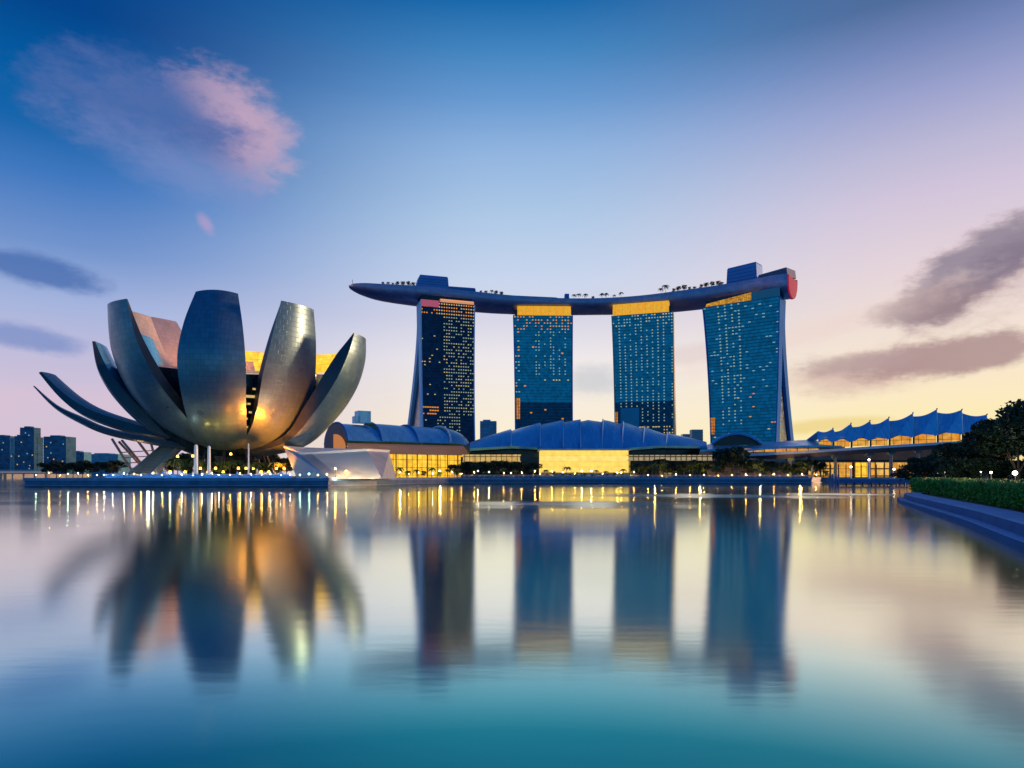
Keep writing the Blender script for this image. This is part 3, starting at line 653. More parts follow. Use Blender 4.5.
def lit3(u, z, r):
    if z > .93 and r < .5: return (win_y if r < .2 else win_c, .5, 1.2)
    col = int(u * 22)
    if z > .33 and col in (2, 4, 6, 8, 10, 12, 14, 16, 18, 21): return (win_w if r < .4 else win_c, .42, 1.2) if r < .8 else None
    if .29 < z < .32 and r < .6 and .12 < u < .8: return (win_y, .8, 1.0)
    if z < .32 and u > .84 and r < .7: return (win_y, .4, 1.2)
    if z < .3 and r < .03: return (win_w, .6, .9)
    return None
def lit4(u, z, r):
    col = int(u * 22)
    if z > .30 and col in (4, 6, 8, 10): return (win_w if r < .4 else win_c, .45, 1.2) if r < .78 else None
    if z > .5 and r < .10: return (win_c, .7, .9)
    if r < .025: return (win_y if r < .012 else win_o, .7, .9)
    return None
mats1 = [panel_mat('tower_glass_navy', (.006,.028,.075), .45, .2, .6, 3.1, 3.4, .5), facade_d, facade_d]
ledge_t = mat('floor_edge', (.01,.20,.27), .4, .4)
TW = []
TW.append(tower('dark glass hotel tower with a dense grid of lit windows, nearest the museum', 448, 733, 20, 60, 190, 2.5, .5,
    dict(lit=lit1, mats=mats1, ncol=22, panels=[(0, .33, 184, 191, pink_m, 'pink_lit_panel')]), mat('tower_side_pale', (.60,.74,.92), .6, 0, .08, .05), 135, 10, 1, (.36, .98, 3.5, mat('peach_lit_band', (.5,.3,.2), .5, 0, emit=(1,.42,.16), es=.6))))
TW.append(tower('blue hotel tower, gold crown, reflection-darkened lower floors above the arched hall roof, second from museum', 543, 770, 2, 67, 185, 3.5, .0,
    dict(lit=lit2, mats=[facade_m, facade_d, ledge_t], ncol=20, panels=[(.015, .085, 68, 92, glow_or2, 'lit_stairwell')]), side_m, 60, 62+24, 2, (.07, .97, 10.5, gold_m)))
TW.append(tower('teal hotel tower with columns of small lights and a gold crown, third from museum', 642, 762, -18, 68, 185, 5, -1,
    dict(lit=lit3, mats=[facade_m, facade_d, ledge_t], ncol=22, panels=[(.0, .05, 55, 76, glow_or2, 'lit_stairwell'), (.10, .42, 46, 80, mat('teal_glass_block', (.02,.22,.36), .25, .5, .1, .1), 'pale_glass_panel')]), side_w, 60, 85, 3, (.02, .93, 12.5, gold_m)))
TW.append(tower('slanting blue hotel tower farthest from the museum, turned to show its splayed legs', 740, 722, -37, 82, 188, 12, 4,
    dict(lit=lit4, mats=[facade_m, facade_d, ledge_t], ncol=22, panels=[(.0, .07, 49, 67, glow_or2, 'lit_stairwell')]), side_m, 88, None, 4, None))
# speckled gold / teal crown on the last tower
root4, w4 = TW[3]
b = MB(); b.grid([[w4(-38, -.3, 188), w4(12, -.3, 188)], [w4(-36, -1.2, 191), w4(12, -1.2, 196)]]); b.face([w4(-36,-1.2,191), w4(12,-1.2,196), w4(12,8,196), w4(-36,8,191)])
b.build('crown_band', glow_wall('speckled_gold', (1,.5,.03), (.5,.2,.02), .8, 2.2, 1.2, .1), root4)
b = MB(); b.grid([[w4(12.1, -.3, 188), w4(41, -.3, 188)], [w4(12.1, -1.2, 196), w4(41, -1.2, 197)]]); b.face([w4(12.1,-1.2,196), w4(41,-1.2,197), w4(41,8,197), w4(12.1,8,196)])
b.build('crown_glass', mat('crown_teal', (.08,.28,.36), .35, .4), root4)

# ------------------------------------------------------------------ sky park
skp = thing('sky_park', 'long curved boat shaped deck spanning the roofs of all four hotel towers', 'sky park', (X(560, 760), 770, 188))
# px, top row, bottom row, depth of the near edge, half width of hull
sk = [(350,285,286.5,711,.8),(354,283.5,289.5,714,5),(366,283,294,720,11),(385,284,299,728,15),(415,285.5,303,738,18),(445,288,306,748,19),(480,292,309.5,758,19),(515,295.5,311.5,768,19),(560,298,312.3,776,19),
      (600,298,312,777,19),(640,295.5,311.5,775,19),(680,290.5,309,766,19),(715,285.5,305,752,19),(745,280.5,301.5,730,19),(768,276,299.5,706,18.5),(781,274,298,694,17),(787,273.5,297.5,690,17)]
def skrow(i):
    px, yt, yb, D, hw = sk[i]
    near = Vector((X(px, D), D, 0)); a = sk[max(i - 1, 0)]; c = sk[min(i + 1, len(sk) - 1)]
    t = (Vector((X(c[0], c[3]), c[3])) - Vector((X(a[0], a[3]), a[3]))).normalized(); nrm = Vector((-t.y, t.x, 0))
    if nrm.y < 0: nrm = -nrm
    ctr = near + nrm * hw; zt = Z(yt, D); zb = Z(yb, D + hw * .45)
    pts = []
    for k in range(13):
        ang = math.pi * k / 12; v = -math.cos(ang) * hw; q = math.sin(ang) ** .75 if 0 < k < 12 else 0
        pts.append(Vector((ctr.x, ctr.y, 0)) + nrm * v + Vector((0, 0, (zt - (zt - zb) * .22) - (zt - zb) * .78 * q)))
    # upright rim
    pts = [Vector((near.x, near.y, zt))] + pts + [Vector((near.x, near.y, zt)) + nrm * 2 * hw]
    return pts, near, nrm, zt, hw, t
# denser interpolation
dense = []
for i in range(len(sk) - 1):
    for j in range(4): dense.append(tuple(cr(sk, (i + j / 4) / (len(sk) - 1))))
dense.append(sk[-1]); sk = dense
rows = []; nears = []; s = 0; uvr = []
for i in range(len(sk)):
    p, near, nrm, zt, hw, t = skrow(i); rows.append(p); nears.append((near, nrm, zt, hw, t))
    if i: s += (near - nears[i - 1][0]).length
    d = 0; u = []
    for j, q in enumerate(p):
        if j: d += (q - p[j - 1]).length
        u.append((s, d))
    uvr.append(u)
mb = MB(); mb.grid(rows, uvrows=uvr); mb.face(rows[0]); mb.face(rows[-1][::-1]); mb.build('hull', hull_m, skp, True)
mb = MB(); mb.grid([[r_[0] + Vector((0,0,-.4)), r_[-1] + Vector((0,0,-.4))] for r_ in rows]); mb.build('deck', deck_m, skp)
mb = MB(); mb.tube([n_[0] + n_[1] * .3 + Vector((0,0,1.2)) for n_ in nears], .16, 4)
for i in range(0, len(nears)): mb.tube([nears[i][0] + nears[i][1] * .3 + Vector((0,0,-.2)), nears[i][0] + nears[i][1] * .3 + Vector((0,0,1.2))], .1, 4)
mb.build('railing', mat('rail_blue', (.2,.35,.55), .4, .3), skp)
def at_px(px):
    xs = [s_[0] for s_ in sk]
    for i in range(len(xs) - 1):
        if xs[i] <= px <= xs[i + 1]:
            f = (px - xs[i]) / (xs[i + 1] - xs[i]); a, b = nears[i], nears[i + 1]
            return a[0].lerp(b[0], f), a[1], a[2] + (b[2] - a[2]) * f, a[3], a[4]
    return nears[-1]
def pav(px0, px1, py, back, depth, m, name='rooftop_block', roof=1.5, ramp_=0):
    a = at_px(px0); b = at_px(px1); nr = (a[1] + b[1]).normalized()
    A, B = a[0] + nr * back, b[0] + nr * back; D = (A.y + B.y) / 2; zt = Z(py, D); z0 = a[2] - .5; z1 = b[2] - .5
    mb = MB(); q = [A, B, B + nr * depth, A + nr * depth]; lo = [v + Vector((0,0,z)) for v, z in zip(q, (z0, z1, z1, z0))]
    tin = [q[0].lerp(q[1], .03 + ramp_), q[1].lerp(q[0], .03), q[2].lerp(q[3], .03), q[3].lerp(q[2], .03 + ramp_)]
    hi = [Vector((v.x, v.y, zt - roof)) for v in q]; hi = [Vector((v.x, v.y, zt - roof)) for v in tin]
    tp = [v + Vector((0,0,roof)) + (v - sum(tin, Vector()) / 4).normalized() * .0 for v in hi]; tp = [v.lerp(sum(tp, Vector()) / 4, .05) for v in tp]
    for i in range(4):
        j = (i + 1) % 4; mb.face([lo[i], lo[j], hi[j], hi[i]]); mb.face([hi[i], hi[j], tp[j], tp[i]])
    mb.face(tp); mb.build(name, m, skp)
    # louvre lines on the near side
    l = MB()
    for k in range(1, 5):
        z = z0 + (zt - roof - z0) * k / 5; f = (z - z0) / (zt - roof - z0); p0 = lo[0].lerp(hi[0], f) - nr * .25; p1 = lo[1].lerp(hi[1], f) - nr * .25; l.tube([p0, p1], .12, 4)
    l.build('louvre', darkm, skp)
pav(417, 450.5, 275.5, 8, 16, pav_m, ramp_=.08)
pav(448, 478, 287, 9, 14, pav_m, 'low_roof', .6)
pav(723, 754, 265, 8, 16, pav_m)
pav(754, 784, 271, 7, 18, mat('terrace_blue', (.08,.16,.28), .5, .1, .2, .2), 'roof_terrace', .8)
pav(500, 560, 296, 6, 18, mat('pool_edge', (.15,.35,.5), .3, .2), 'pool_wall', .3)
pav(566, 570.5, 293.6, 9, 6, pav_m, 'kiosk', .4)
# magenta lit end cap
e = MB(); p0, nr, zt, hw, t = nears[-1]; t3 = Vector((t.x, t.y, 0))
c = rows[-1]; ce = sum(c, Vector()) / len(c)
rws = [[v + t3 * .2 for v in c], [ce + (v - ce) * .93 + t3 * 1.4 for v in c], [ce + (v - ce) * .6 + t3 * 1.9 for v in c]]
e.grid(rws, closed=True); e.face(rws[-1]); e.build('pink_end_cap', mat('pink_cap', (.10,.01,.03), .8, 0, emit=(1,.03,.16), es=.26), skp, True)
# mast at the bow
mb = MB(); q = at_px(354); mb.tube([q[0] + q[1] * 4 + Vector((0,0,q[2])), q[0] + q[1] * 4 + Vector((0,0,q[2] + 5))], .25, 5); mb.build('bow_mast', darkm, skp)

# ------------------------------------------------------------------ plants
def crown_mesh(seed, rx, ry, rz_, n, leaf, lobes=7, low=-.5):
    rnd = random.Random(seed); mb = MB(); cs = []
    for i in range(lobes):
        a = rnd.uniform(0, 2 * math.pi); q = rnd.uniform(.25, .7); cs.append((Vector((math.cos(a) * q * rx, math.sin(a) * q * ry, rnd.uniform(low, .75) * rz_)), rnd.uniform(.32, .52)))
    cs.append((Vector((0,0,.3 * rz_)), .6))
    for i in range(n):
        c, q = rnd.choice(cs); d = Vector((rnd.gauss(0,1), rnd.gauss(0,1), rnd.gauss(0,1))).normalized() * (rnd.uniform(.55, 1.08))
        p = c + Vector((d.x * rx * q, d.y * ry * q, d.z * rz_ * q))
        a = Vector((rnd.gauss(0,1), rnd.gauss(0,1), rnd.gauss(0,.6))).normalized(); b = a.orthogonal().normalized(); b.rotate(Matrix.Rotation(rnd.uniform(0, 6.3), 3, a)); s_ = leaf * rnd.uniform(.6, 1.4)
        mb.face([p - a * s_, p + b * s_ * .6, p + a * s_, p - b * s_ * .6])
    return mb, cs
def tree_proto(name, seed, h, r, n, leaf, m, label, cat='tree', group=None, flat=1.0):
    t = local(name, label, cat, (0,0,-500), group)
    th = h * .35; rz_ = (h - th) / 2 * 1.05 * flat
    mb, cs = crown_mesh(seed, r, r, rz_, n, leaf)
    for i, v in enumerate(mb.v): mb.v[i] = (v[0], v[1], v[2] + h - rz_)
    mb.build('crown', m, t, weld=False)
    tb = MB(); tb.tube([(0,0,0), (.1, 0, th * .6), (0, .1, h * .6)], [h * .028, h * .02, h * .008], 6)
    for c, q in cs[:4]: tb.tube([(0,0,th * .7), (c.x * .8, c.y * .8, c.z + h - rz_)], [h * .011, h * .004], 4)
    tb.build('trunk', bark, t, weld=False); return t
def palm_proto(seed, h, r, m, label, group, nf=13):
    rnd = random.Random(seed); t = local('palm_tree', label, 'palm tree', (0,0,-500), group)
    tb = MB(); lean = rnd.uniform(-.06, .06) * h; tb.tube([(0,0,0), (lean * .3, 0, h * .5), (lean, 0, h)], [h * .03, h * .02, h * .016], 6); tb.build('trunk', bark, t, weld=False)
    fb = MB()
    for k in range(nf):
        a = 2 * math.pi * k / nf + rnd.uniform(-.2, .2); up_ = rnd.uniform(.1, .8); pts = []
        for j in range(6):
            f = j / 5; pts.append(Vector((lean + math.cos(a) * r * f, math.sin(a) * r * f, h + r * (up_ * f - 1.0 * f * f))))
        side_ = Vector((-math.sin(a), math.cos(a), 0))
        for j in range(5):
            w0, w1 = r * .16 * math.sin(math.pi * (j / 5 * .85 + .12)), r * .16 * math.sin(math.pi * ((j + 1) / 5 * .85 + .12)); dr = Vector((0,0,-.08 * r))
            for sg in (-1, 1): fb.face([pts[j], pts[j + 1], pts[j + 1] + side_ * w1 * sg + dr, pts[j] + side_ * w0 * sg + dr])
    fb.build('frond', m, t, weld=False); return t
def drop(o):
    for c in list(o.children): bpy.data.objects.remove(c)
    bpy.data.objects.remove(o)
def place(protos, spots, labf, group):
    for i, (x, y, z, sc) in enumerate(spots):
        c = copy_tree(protos[i % len(protos)], (x, y, z), random.uniform(0, 6.28), sc, labf(i)); c['group'] = group
random.seed(11)
palmA = palm_proto(1, 7, 3.6, leaf_m, 'palm', 'palms'); palmB = palm_proto(2, 8.5, 4.0, leaf_m, 'palm', 'palms')
bush = tree_proto('leafy_tree', 5, 6, 3.0, 420, .38, leaf_m, 'tree')
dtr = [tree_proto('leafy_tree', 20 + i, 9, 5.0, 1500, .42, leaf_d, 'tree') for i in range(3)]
# sky park planting
sp_px = [(384,'b',.75),(389,'b',.8),(394,'b',.7),(399,'b',.95),(404,'b',1.0),(409,'b',1.1),(414,'b',1.0),(482,'b',.7),(487,'b',.8),(493,'p',.8),(498,'b',1.0),(503,'b',.9)]
rowL = [(575,'p',.9),(580,'p',.85),(586,'p',1.0),(594,'b',.75),(603,'p',1.0),(607,'p',.85),(615,'p',.7),(622,'p',.85)]
rowR = [(661,'p',1.05),(666,'p',1.2),(674,'b',.95),(679,'b',1.2),(684,'b',1.3),(689,'b',.85),(694,'b',.8),(701,'b',1.0),(706,'b',1.15),(711,'b',1.2),(716,'b',1.2),(720,'b',.9)]
def skytrees(lst, where):
    n = 0
    for px, k, s_ in lst:
        q = at_px(px); n += 1; p = q[0] + q[1] * 7
        pr = bush if k == 'b' else (palmA if n % 2 else palmB)
        kindw = 'leafy tree' if k == 'b' else 'slim palm'
        c = copy_tree(pr, (p.x, p.y, q[2] - .4), n * 1.3, s_, f'{kindw} on the sky park {where}, {ordn(n)} from the left'); c['group'] = 'trees on the sky park'
skytrees(sp_px[:7], 'left of its left roof block'); skytrees(sp_px[7:], 'right of the dark tower')
skytrees(rowL, 'between gold crowned towers'); skytrees(rowR, 'left of its right roof block')
# shrub bed lights on the deck
mb_n = 0
for px in (388, 394, 401, 408, 484, 490, 498):
    q = at_px(px); p = q[0] + q[1] * 2; t = MB(); t.box((0,0,.6), (1.2,.4,.5), 0); t.box((0,0,.2), (.3,.3,.5)); o = t.build('planter_light', win_o); o.location = (p.x, p.y, q[2]); mb_n += 1
    tag(o, f'small amber planter light on the left half of the sky park, {ordn(mb_n)} from the left', 'lamp', 'planter lights on the sky park')

# ------------------------------------------------------------------ theatre with barrel roof
def rotpt(c, rz, u, v, z): return Vector((c.x + math.cos(rz) * u - math.sin(rz) * v, c.y + math.sin(rz) * u + math.cos(rz) * v, z))
th_c = Vector((X(347, 378), 378, 0)); rz = R(31)
tht = thing('theatre_hall', 'barrel roofed blue hall with gold lit glass front between museum and hotel towers', 'hall', (th_c.x, th_c.y, 3))
def tw_(u, v, z): return rotpt(th_c, rz, u * 1.17, v, z)
zs_ = lambda y: Z(y, 390)
def arc(hs, v0=0):   # roof cross-section front eave -> ridge -> back
    pr = []
    for k in range(15):
        a = math.pi * (.06 + .90 * k / 14); pr.append((v0 + 22 - math.cos(a) * 23, 21 + math.sin(a) * 13.5 * hs))
    return pr
Lh = 66
rows = []; secs = [(0, 17, 1.0), (17, 36, 1.06), (36, 56, 1.02)]
for a, b_, hs in secs:
    mb = MB(); rw = []
    for i in range(7):
        u = a + (b_ - a) * i / 6; k = hs * (1 - .05 * (i / 6) ** 2) * (1 - .02 * (u / 56)); rw.append([tw_(u, v, z) for v, z in arc(k)])
    mb.grid(rw); mb.build('roof_section', roof_m, tht, True)
    mb = MB(); r2 = [tw_(a + .1, v, z + .5) for v, z in arc(hs * (1 - .02 * (a / 56)))]; mb.tube(r2, .55, 5); mb.build('roof_rib', side_m, tht)
# rounded glass nose at the right end
mb = MB(); rw = []
for i in range(9):
    f = i / 8; u = 54 + 17 * math.sin(f * math.pi / 2); k = math.cos(f * math.pi / 2) ** .55 if f < 1 else .02
    rw.append([tw_(u, 22 + (v - 22) * max(k, .03), 17 + (z - 17) * max(k, .03) * 1.02) for v, z in arc(.98)])
mb.grid(rw); mb.build('rounded_nose', mat('nose_metal', (.16,.42,.58), .3, .5, .1, .1), tht, True)
mb = MB(); mb.tube([tw_(54 + 2 * math.sin(k / 14 * math.pi), v, z + .4) for k, (v, z) in enumerate(arc(1.02))], .6, 6); mb.build('nose_rim', white_m, tht)
# gable: dark arch with warm lit recess
mb = MB(); outer = [tw_(-.2, v, z) for v, z in arc(1.0)]; base_l = [tw_(-.2, v, 3) for v, z in arc(1.0)]
mb.grid([base_l, outer]); mb.build('gable_wall', mat('gable_dark', (.10,.10,.13), .6, .1, .2, .1), tht)
mb = MB(); inner_ = [(v, 16 + (z - 16) * .66) for v, z in arc(1.0) if v < 26]; mb.grid([[tw_(-.8, v, 10) for v, z in inner_], [tw_(-.8, v, z) for v, z in inner_]]); mb.build('gable_glow', emi('gable_lit', (1,.33,.06), .45), tht)
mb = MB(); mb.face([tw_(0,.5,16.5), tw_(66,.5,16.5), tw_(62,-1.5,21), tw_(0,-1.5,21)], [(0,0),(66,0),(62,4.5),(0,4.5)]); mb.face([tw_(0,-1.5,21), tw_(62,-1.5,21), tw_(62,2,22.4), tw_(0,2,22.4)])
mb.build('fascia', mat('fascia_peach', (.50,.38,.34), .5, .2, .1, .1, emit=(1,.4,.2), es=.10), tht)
mb = MB(); mb.face([tw_(1,1.5,3), tw_(64,1.5,3), tw_(64,1.5,16.6), tw_(1,1.5,16.6)]); mb.build('glass_front', glow_gold, tht)
for k in range(12):
    mb = MB(); mb.box(tw_(2 + k * 5.6, -.5, 10), (.5,.5,13.6), rz); mb.build('column', mat('col_bronze', (.3,.2,.1), .5, .2) if k == 0 else MATS['col_bronze'], tht)
mb = MB(); mb.face([tw_(0,2,3), tw_(0,42,3), tw_(0,42,21), tw_(0,2,21)][::1]); mb.face([tw_(0,43,3), tw_(66,43,3), tw_(66,43,22), tw_(0,43,22)]); mb.face([tw_(66,1.5,3), tw_(66,43,3), tw_(66,43,19), tw_(66,1.5,19)]); mb.build('rear_wall', conc_m, tht)
mb = MB(); mb.box(tw_(12, 15, 38.2), (7.5, 7, 7), rz); mb.box(tw_(8.3, 14, 36.5), (3, 5, 4), rz); mb.build('plant_room', roof_m, tht)

# ------------------------------------------------------------------ event hall with arched roof of plates
eh = thing('event_hall', 'long low hall with arched blue plated roof in front of the middle hotel towers', 'hall', (X(585, 410), 420, 3))
topc = [(470,443),(486,437),(500,432.5),(520,427.5),(540,423.5),(562,421),(585,420),(608,421),(628,424),(650,429.5),(672,435),(690,439.5),(706,444)]
botc = [(470,448.5),(510,446),(540,447.2),(585,448.4),(628,448),(660,445.5),(706,446)]
cuts = [470, 511, 540, 563, 580, 602, 622, 643, 666, 706]
De, Dr = 398, 432
for i in range(len(cuts) - 1):
    x0, x1 = cuts[i], cuts[i + 1]; mb = MB(); rw = []
    for j in range(7):
        px = x0 + (x1 - x0) * j / 6; lift = 1.5 * (j / 6) if px < 585 else 1.5 * (1 - j / 6)
        sgm = math.sin(math.pi * j / 6) * .6
        eave = P(px, interp(botc, px), De) + Vector((0, lift * 1.6 - 2, 0)); ridge = P(px, interp(topc, px) + 1.2 - lift, Dr) + Vector((0, -lift * 3, 0)); col_ = []
        for k in range(7):
            f = k / 6; col_.append(eave.lerp(ridge, f) + Vector((0, 0, 2.2 * math.sin(f * math.pi) + sgm * math.sin(f * math.pi))))
        bk = Vector((ridge.x, Dr + 34, ridge.z - 9)); col_.append(Vector((ridge.x, Dr + 14, ridge.z - 1.5))); col_.append(bk); rw.append(col_)
    mb.grid(rw); 
    for rr2 in (rw[0], rw[-1]):
        mb.grid([rr2, [v + Vector((0,0,-1.2)) for v in rr2]])
    mb.grid([[c[0] for c in rw], [c[0] + Vector((0,.6,-1.4)) for c in rw]])
    mb.build('roof_plate', roof_m, eh, True)
    if i:
        mb = MB(); mb.tube([v + Vector((0,-.2,.35)) for v in rw[0][:7]], .42, 5); mb.build('roof_rib', mat('rib_pale', (.35,.55,.75), .4, .3) if i == 1 else MATS['rib_pale'], eh)
mb = MB(); l = [P(p, 448, De + 14) for p in (470, 510, 540, 585, 628, 660, 706)]
mb.grid([[Vector((v.x, v.y, 3)) for v in l], [Vector((v.x, v.y, Z(445.5, De + 8))) for v in l]]); mb.build('dark_glazing', core_m, eh)
mb = MB(); ga, gb = P(540.5, 471, 392), P(628.5, 471, 392); h0, h1 = Z(472.5, 392), Z(450.5, 392)
A = [(ga.x, 392), (gb.x, 392), (gb.x, 410), (ga.x, 410)]
mb.face([(ga.x,392,h0),(gb.x,392,h0),(gb.x,392,h1),(ga.x,392,h1)], [(0,0),(50,0),(50,12.6),(0,12.6)])
mb.face([(ga.x,410,h0),(ga.x,392,h0),(ga.x,392,h1),(ga.x,410,h1)]); mb.face([(gb.x,392,h0),(gb.x,410,h0),(gb.x,410,h1),(gb.x,392,h1)]); mb.build('lit_glass_box', glow_pale, eh)
mb = MB(); mb.box(((ga.x + gb.x) / 2, 400, h1 + .5), (gb.x - ga.x + 2.4, 19, .9)); mb.build('canopy_slab', white_m, eh)
mb = MB(); mb.box(((ga.x + gb.x) / 2, 401, (3 + h0) / 2), (gb.x - ga.x + 1, 17, h0 - 3 - .02)); mb.build('plinth', conc_m, eh)
for nm, x0, x1, y0, y1 in (('lit_terrace', 463, 520, 455.5, 461), ('lit_terrace', 629, 712, 456, 459.5)):
    a, b_ = P(x0, y0, 388), P(x1, y1, 388); mb = MB(); mb.face([(a.x,388,b_.z),(b_.x,388,b_.z),(b_.x,388,a.z),(a.x,388,a.z)]); mb.box(((a.x + b_.x) / 2, 392, a.z + .3), (b_.x - a.x + 1, 9, .5)); mb.box(((a.x + b_.x) / 2, 392, b_.z - .3), (b_.x - a.x + 1, 9, .5))
    mb.build(nm, glow_wall('terrace_glow', (1,.72,.25), (1,.6,.16), .62, 3, 3, .2) if x0 < 500 else glow_wall('terrace_glow_pale', (.9,.75,.45), (.8,.6,.35), .42, 3, 3, .3), eh)
mb = MB(); mb.box((X(500,396), 398, 9), (X(540,396) - X(462,396), 9, 12)); mb.build('podium_wall', dark_m, eh)
mb = MB(); mb.box((X(668,396), 398, 9), (X(706,396) - X(629,396), 9, 12)); mb.build('podium_wall', dark_m, eh)

# ------------------------------------------------------------------ shopping mall wing to the right
ml_ = thing('shopping_mall', 'low blue roofed wing with a peaked arch at the foot of the slanting tower', 'mall', (X(760, 400), 400, 3))
mb = MB(); lo_, hi_, bk_ = [], [], []
for px, yt, yb in ((700,447,450),(712,443,449),(726,443.5,449),(745,446,449.5),(765,443,447.5),(785,441,446.5),(805,440,445.5),(822,441,445),(845,444,446)):
    hi_.append(P(px, yt, 420)); lo_.append(P(px, yb, 392)); q = P(px, yt + 1, 460); bk_.append(q)
mb.grid([lo_, hi_, bk_]); mb.grid([lo_, [v + Vector((0,0,-1.2)) for v in lo_]]); mb.build('roof', roof_m, ml_, True)
mb = MB(); fr_, rd_ = [], []
for k in range(13):
    f = k / 12; px = 712 + 50 * f; y = 443.5 - 10 * abs(math.sin(f * math.pi)) ** .8
    fr_.append(P(px, y, 404)); rd_.append(P(px + 2, y + .5, 440))
mb.grid([fr_, rd_]); mb.tube(fr_, .8, 6); mb.build('arched_roof', roof_m, ml_, True)
mb = MB(); mb.grid([[Vector((v.x, v.y + 2, Z(445, 406))) for v in fr_], [v + Vector((0,2,-.6)) for v in fr_]]); mb.build('arch_glazing', dark_m, ml_)
mb = MB(); mb.grid([[Vector((v.x, v.y + 1.5, 3)) for v in lo_], [v + Vector((0,1.5,-1)) for v in lo_]]); mb.build('wall', mat('mall_wall', (.30,.22,.18), .6, 0, .3, .1), ml_)
for k in range(7):
    a = P(748 + k * 11, 450.2, 393); mb = MB(); mb.box((a.x, 393.2, a.z), (5.4, .5, 1.8)); mb.build('lit_window', glow_or, ml_)

# flyover ramp
fy = thing('elevated_road', 'long pale elevated road deck curving past the sail roofed building', 'bridge', (X(860, 330), 330, 3))
path = [(716,457.5,378),(745,456.3,372),(775,454.8,366),(805,453.2,358),(835,451.3,350),(865,449.3,342),(895,447.4,335),(925,445.6,328),(955,444.0,322),(990,442.5,316),(1040,441.0,310)]
d1, d2, d3, d4 = [], [], [], []
for i, (px, y, D) in enumerate(path):
    tk = 6.2 if px > 740 else 3.5
    p = P(px, y - 2.6, D); d1.append(p); q = P(px, y, D); d2.append(q); d3.append(Vector((q.x, q.y + 3.5, Z(y + (4.5 if px > 760 else 1.5), D + 3)))); d4.append(Vector((p.x, p.y + 14, d3[-1].z + .4)))
mb = MB(); mb.grid([[v + Vector((0,.4,0)) for v in d1], d1, d2]); mb.grid([[v + Vector((0,.4,0)) for v in d1], [v + Vector((0,.4,-1)) for v in d1]]); mb.build('parapet', mat('parapet_pale', (.74,.72,.80), .6, 0, .12, .2), fy)
mb = MB(); mb.grid([d2, d3, d4]); mb.grid([[v + Vector((0,.4,-1)) for v in d1], [Vector((v.x, v.y + 14, v.z - 1)) for v in d1], d4]); mb.build('deck_girder', mat('girder', (.10,.08,.13), .7, 0, .2, .2), fy)
for px, D in ((790,370),(812,366),(835,360),(869,349),(891,345),(918,341),(940,336)):
    z1 = interp([(a, Z(b_ + 4, c)) for a, b_, c in path], px); mb = MB(); mb.tube([(X(px, D), D, 1.5), (X(px, D), D, z1 + .3)], .7, 10); mb.box((X(px, D), D, z1 - .5), (3.5, 3, 1.4)); mb.build('pier', conc_m, fy)

# shops beneath the flyover
sh = thing('waterfront_shops', 'orange lit arcade of shops beneath the elevated road', 'shops', (X(870, 372), 376, 3))
def wallseg(name, x0, x1, y0, y1, D, m):
    a, b_ = P(x0, y0, D), P(x1, y1, D); mb = MB(); mb.face([(a.x,D,b_.z),(b_.x,D,b_.z),(b_.x,D,a.z),(a.x,D,a.z)]); return mb.build(name, m, sh)
mb = MB(); a, b_ = P(806, 460, 376), P(932, 460, 376); mb.box(((a.x + b_.x) / 2, 381, 8), (b_.x - a.x, 8, 9.9)); mb.build('rear_block', dark_m, sh)
for k, (x0, x1) in enumerate(((808,834),(837,852),(855,868),(871,889),(893,911),(913,927))):
    wallseg('shop_front', x0, x1, 462.5, 477.2, 376, [glow_shop, glow_or, glow_gold][k % 3])
for k in range(16):
    px = 808 + k * 7.6; mb = MB(); a = P(px, 470, 375.3); mb.box((a.x, 375.3, 6.6), (.35,.4,7.4)); mb.build('mullion', darkm, sh)
mb = MB(); a, b_ = P(806, 461.8, 374), P(930, 461.8, 374); mb.box(((a.x + b_.x) / 2, 374.8, a.z), (b_.x - a.x, 3.5, .6)); mb.build('awning', MATS['girder'], sh)

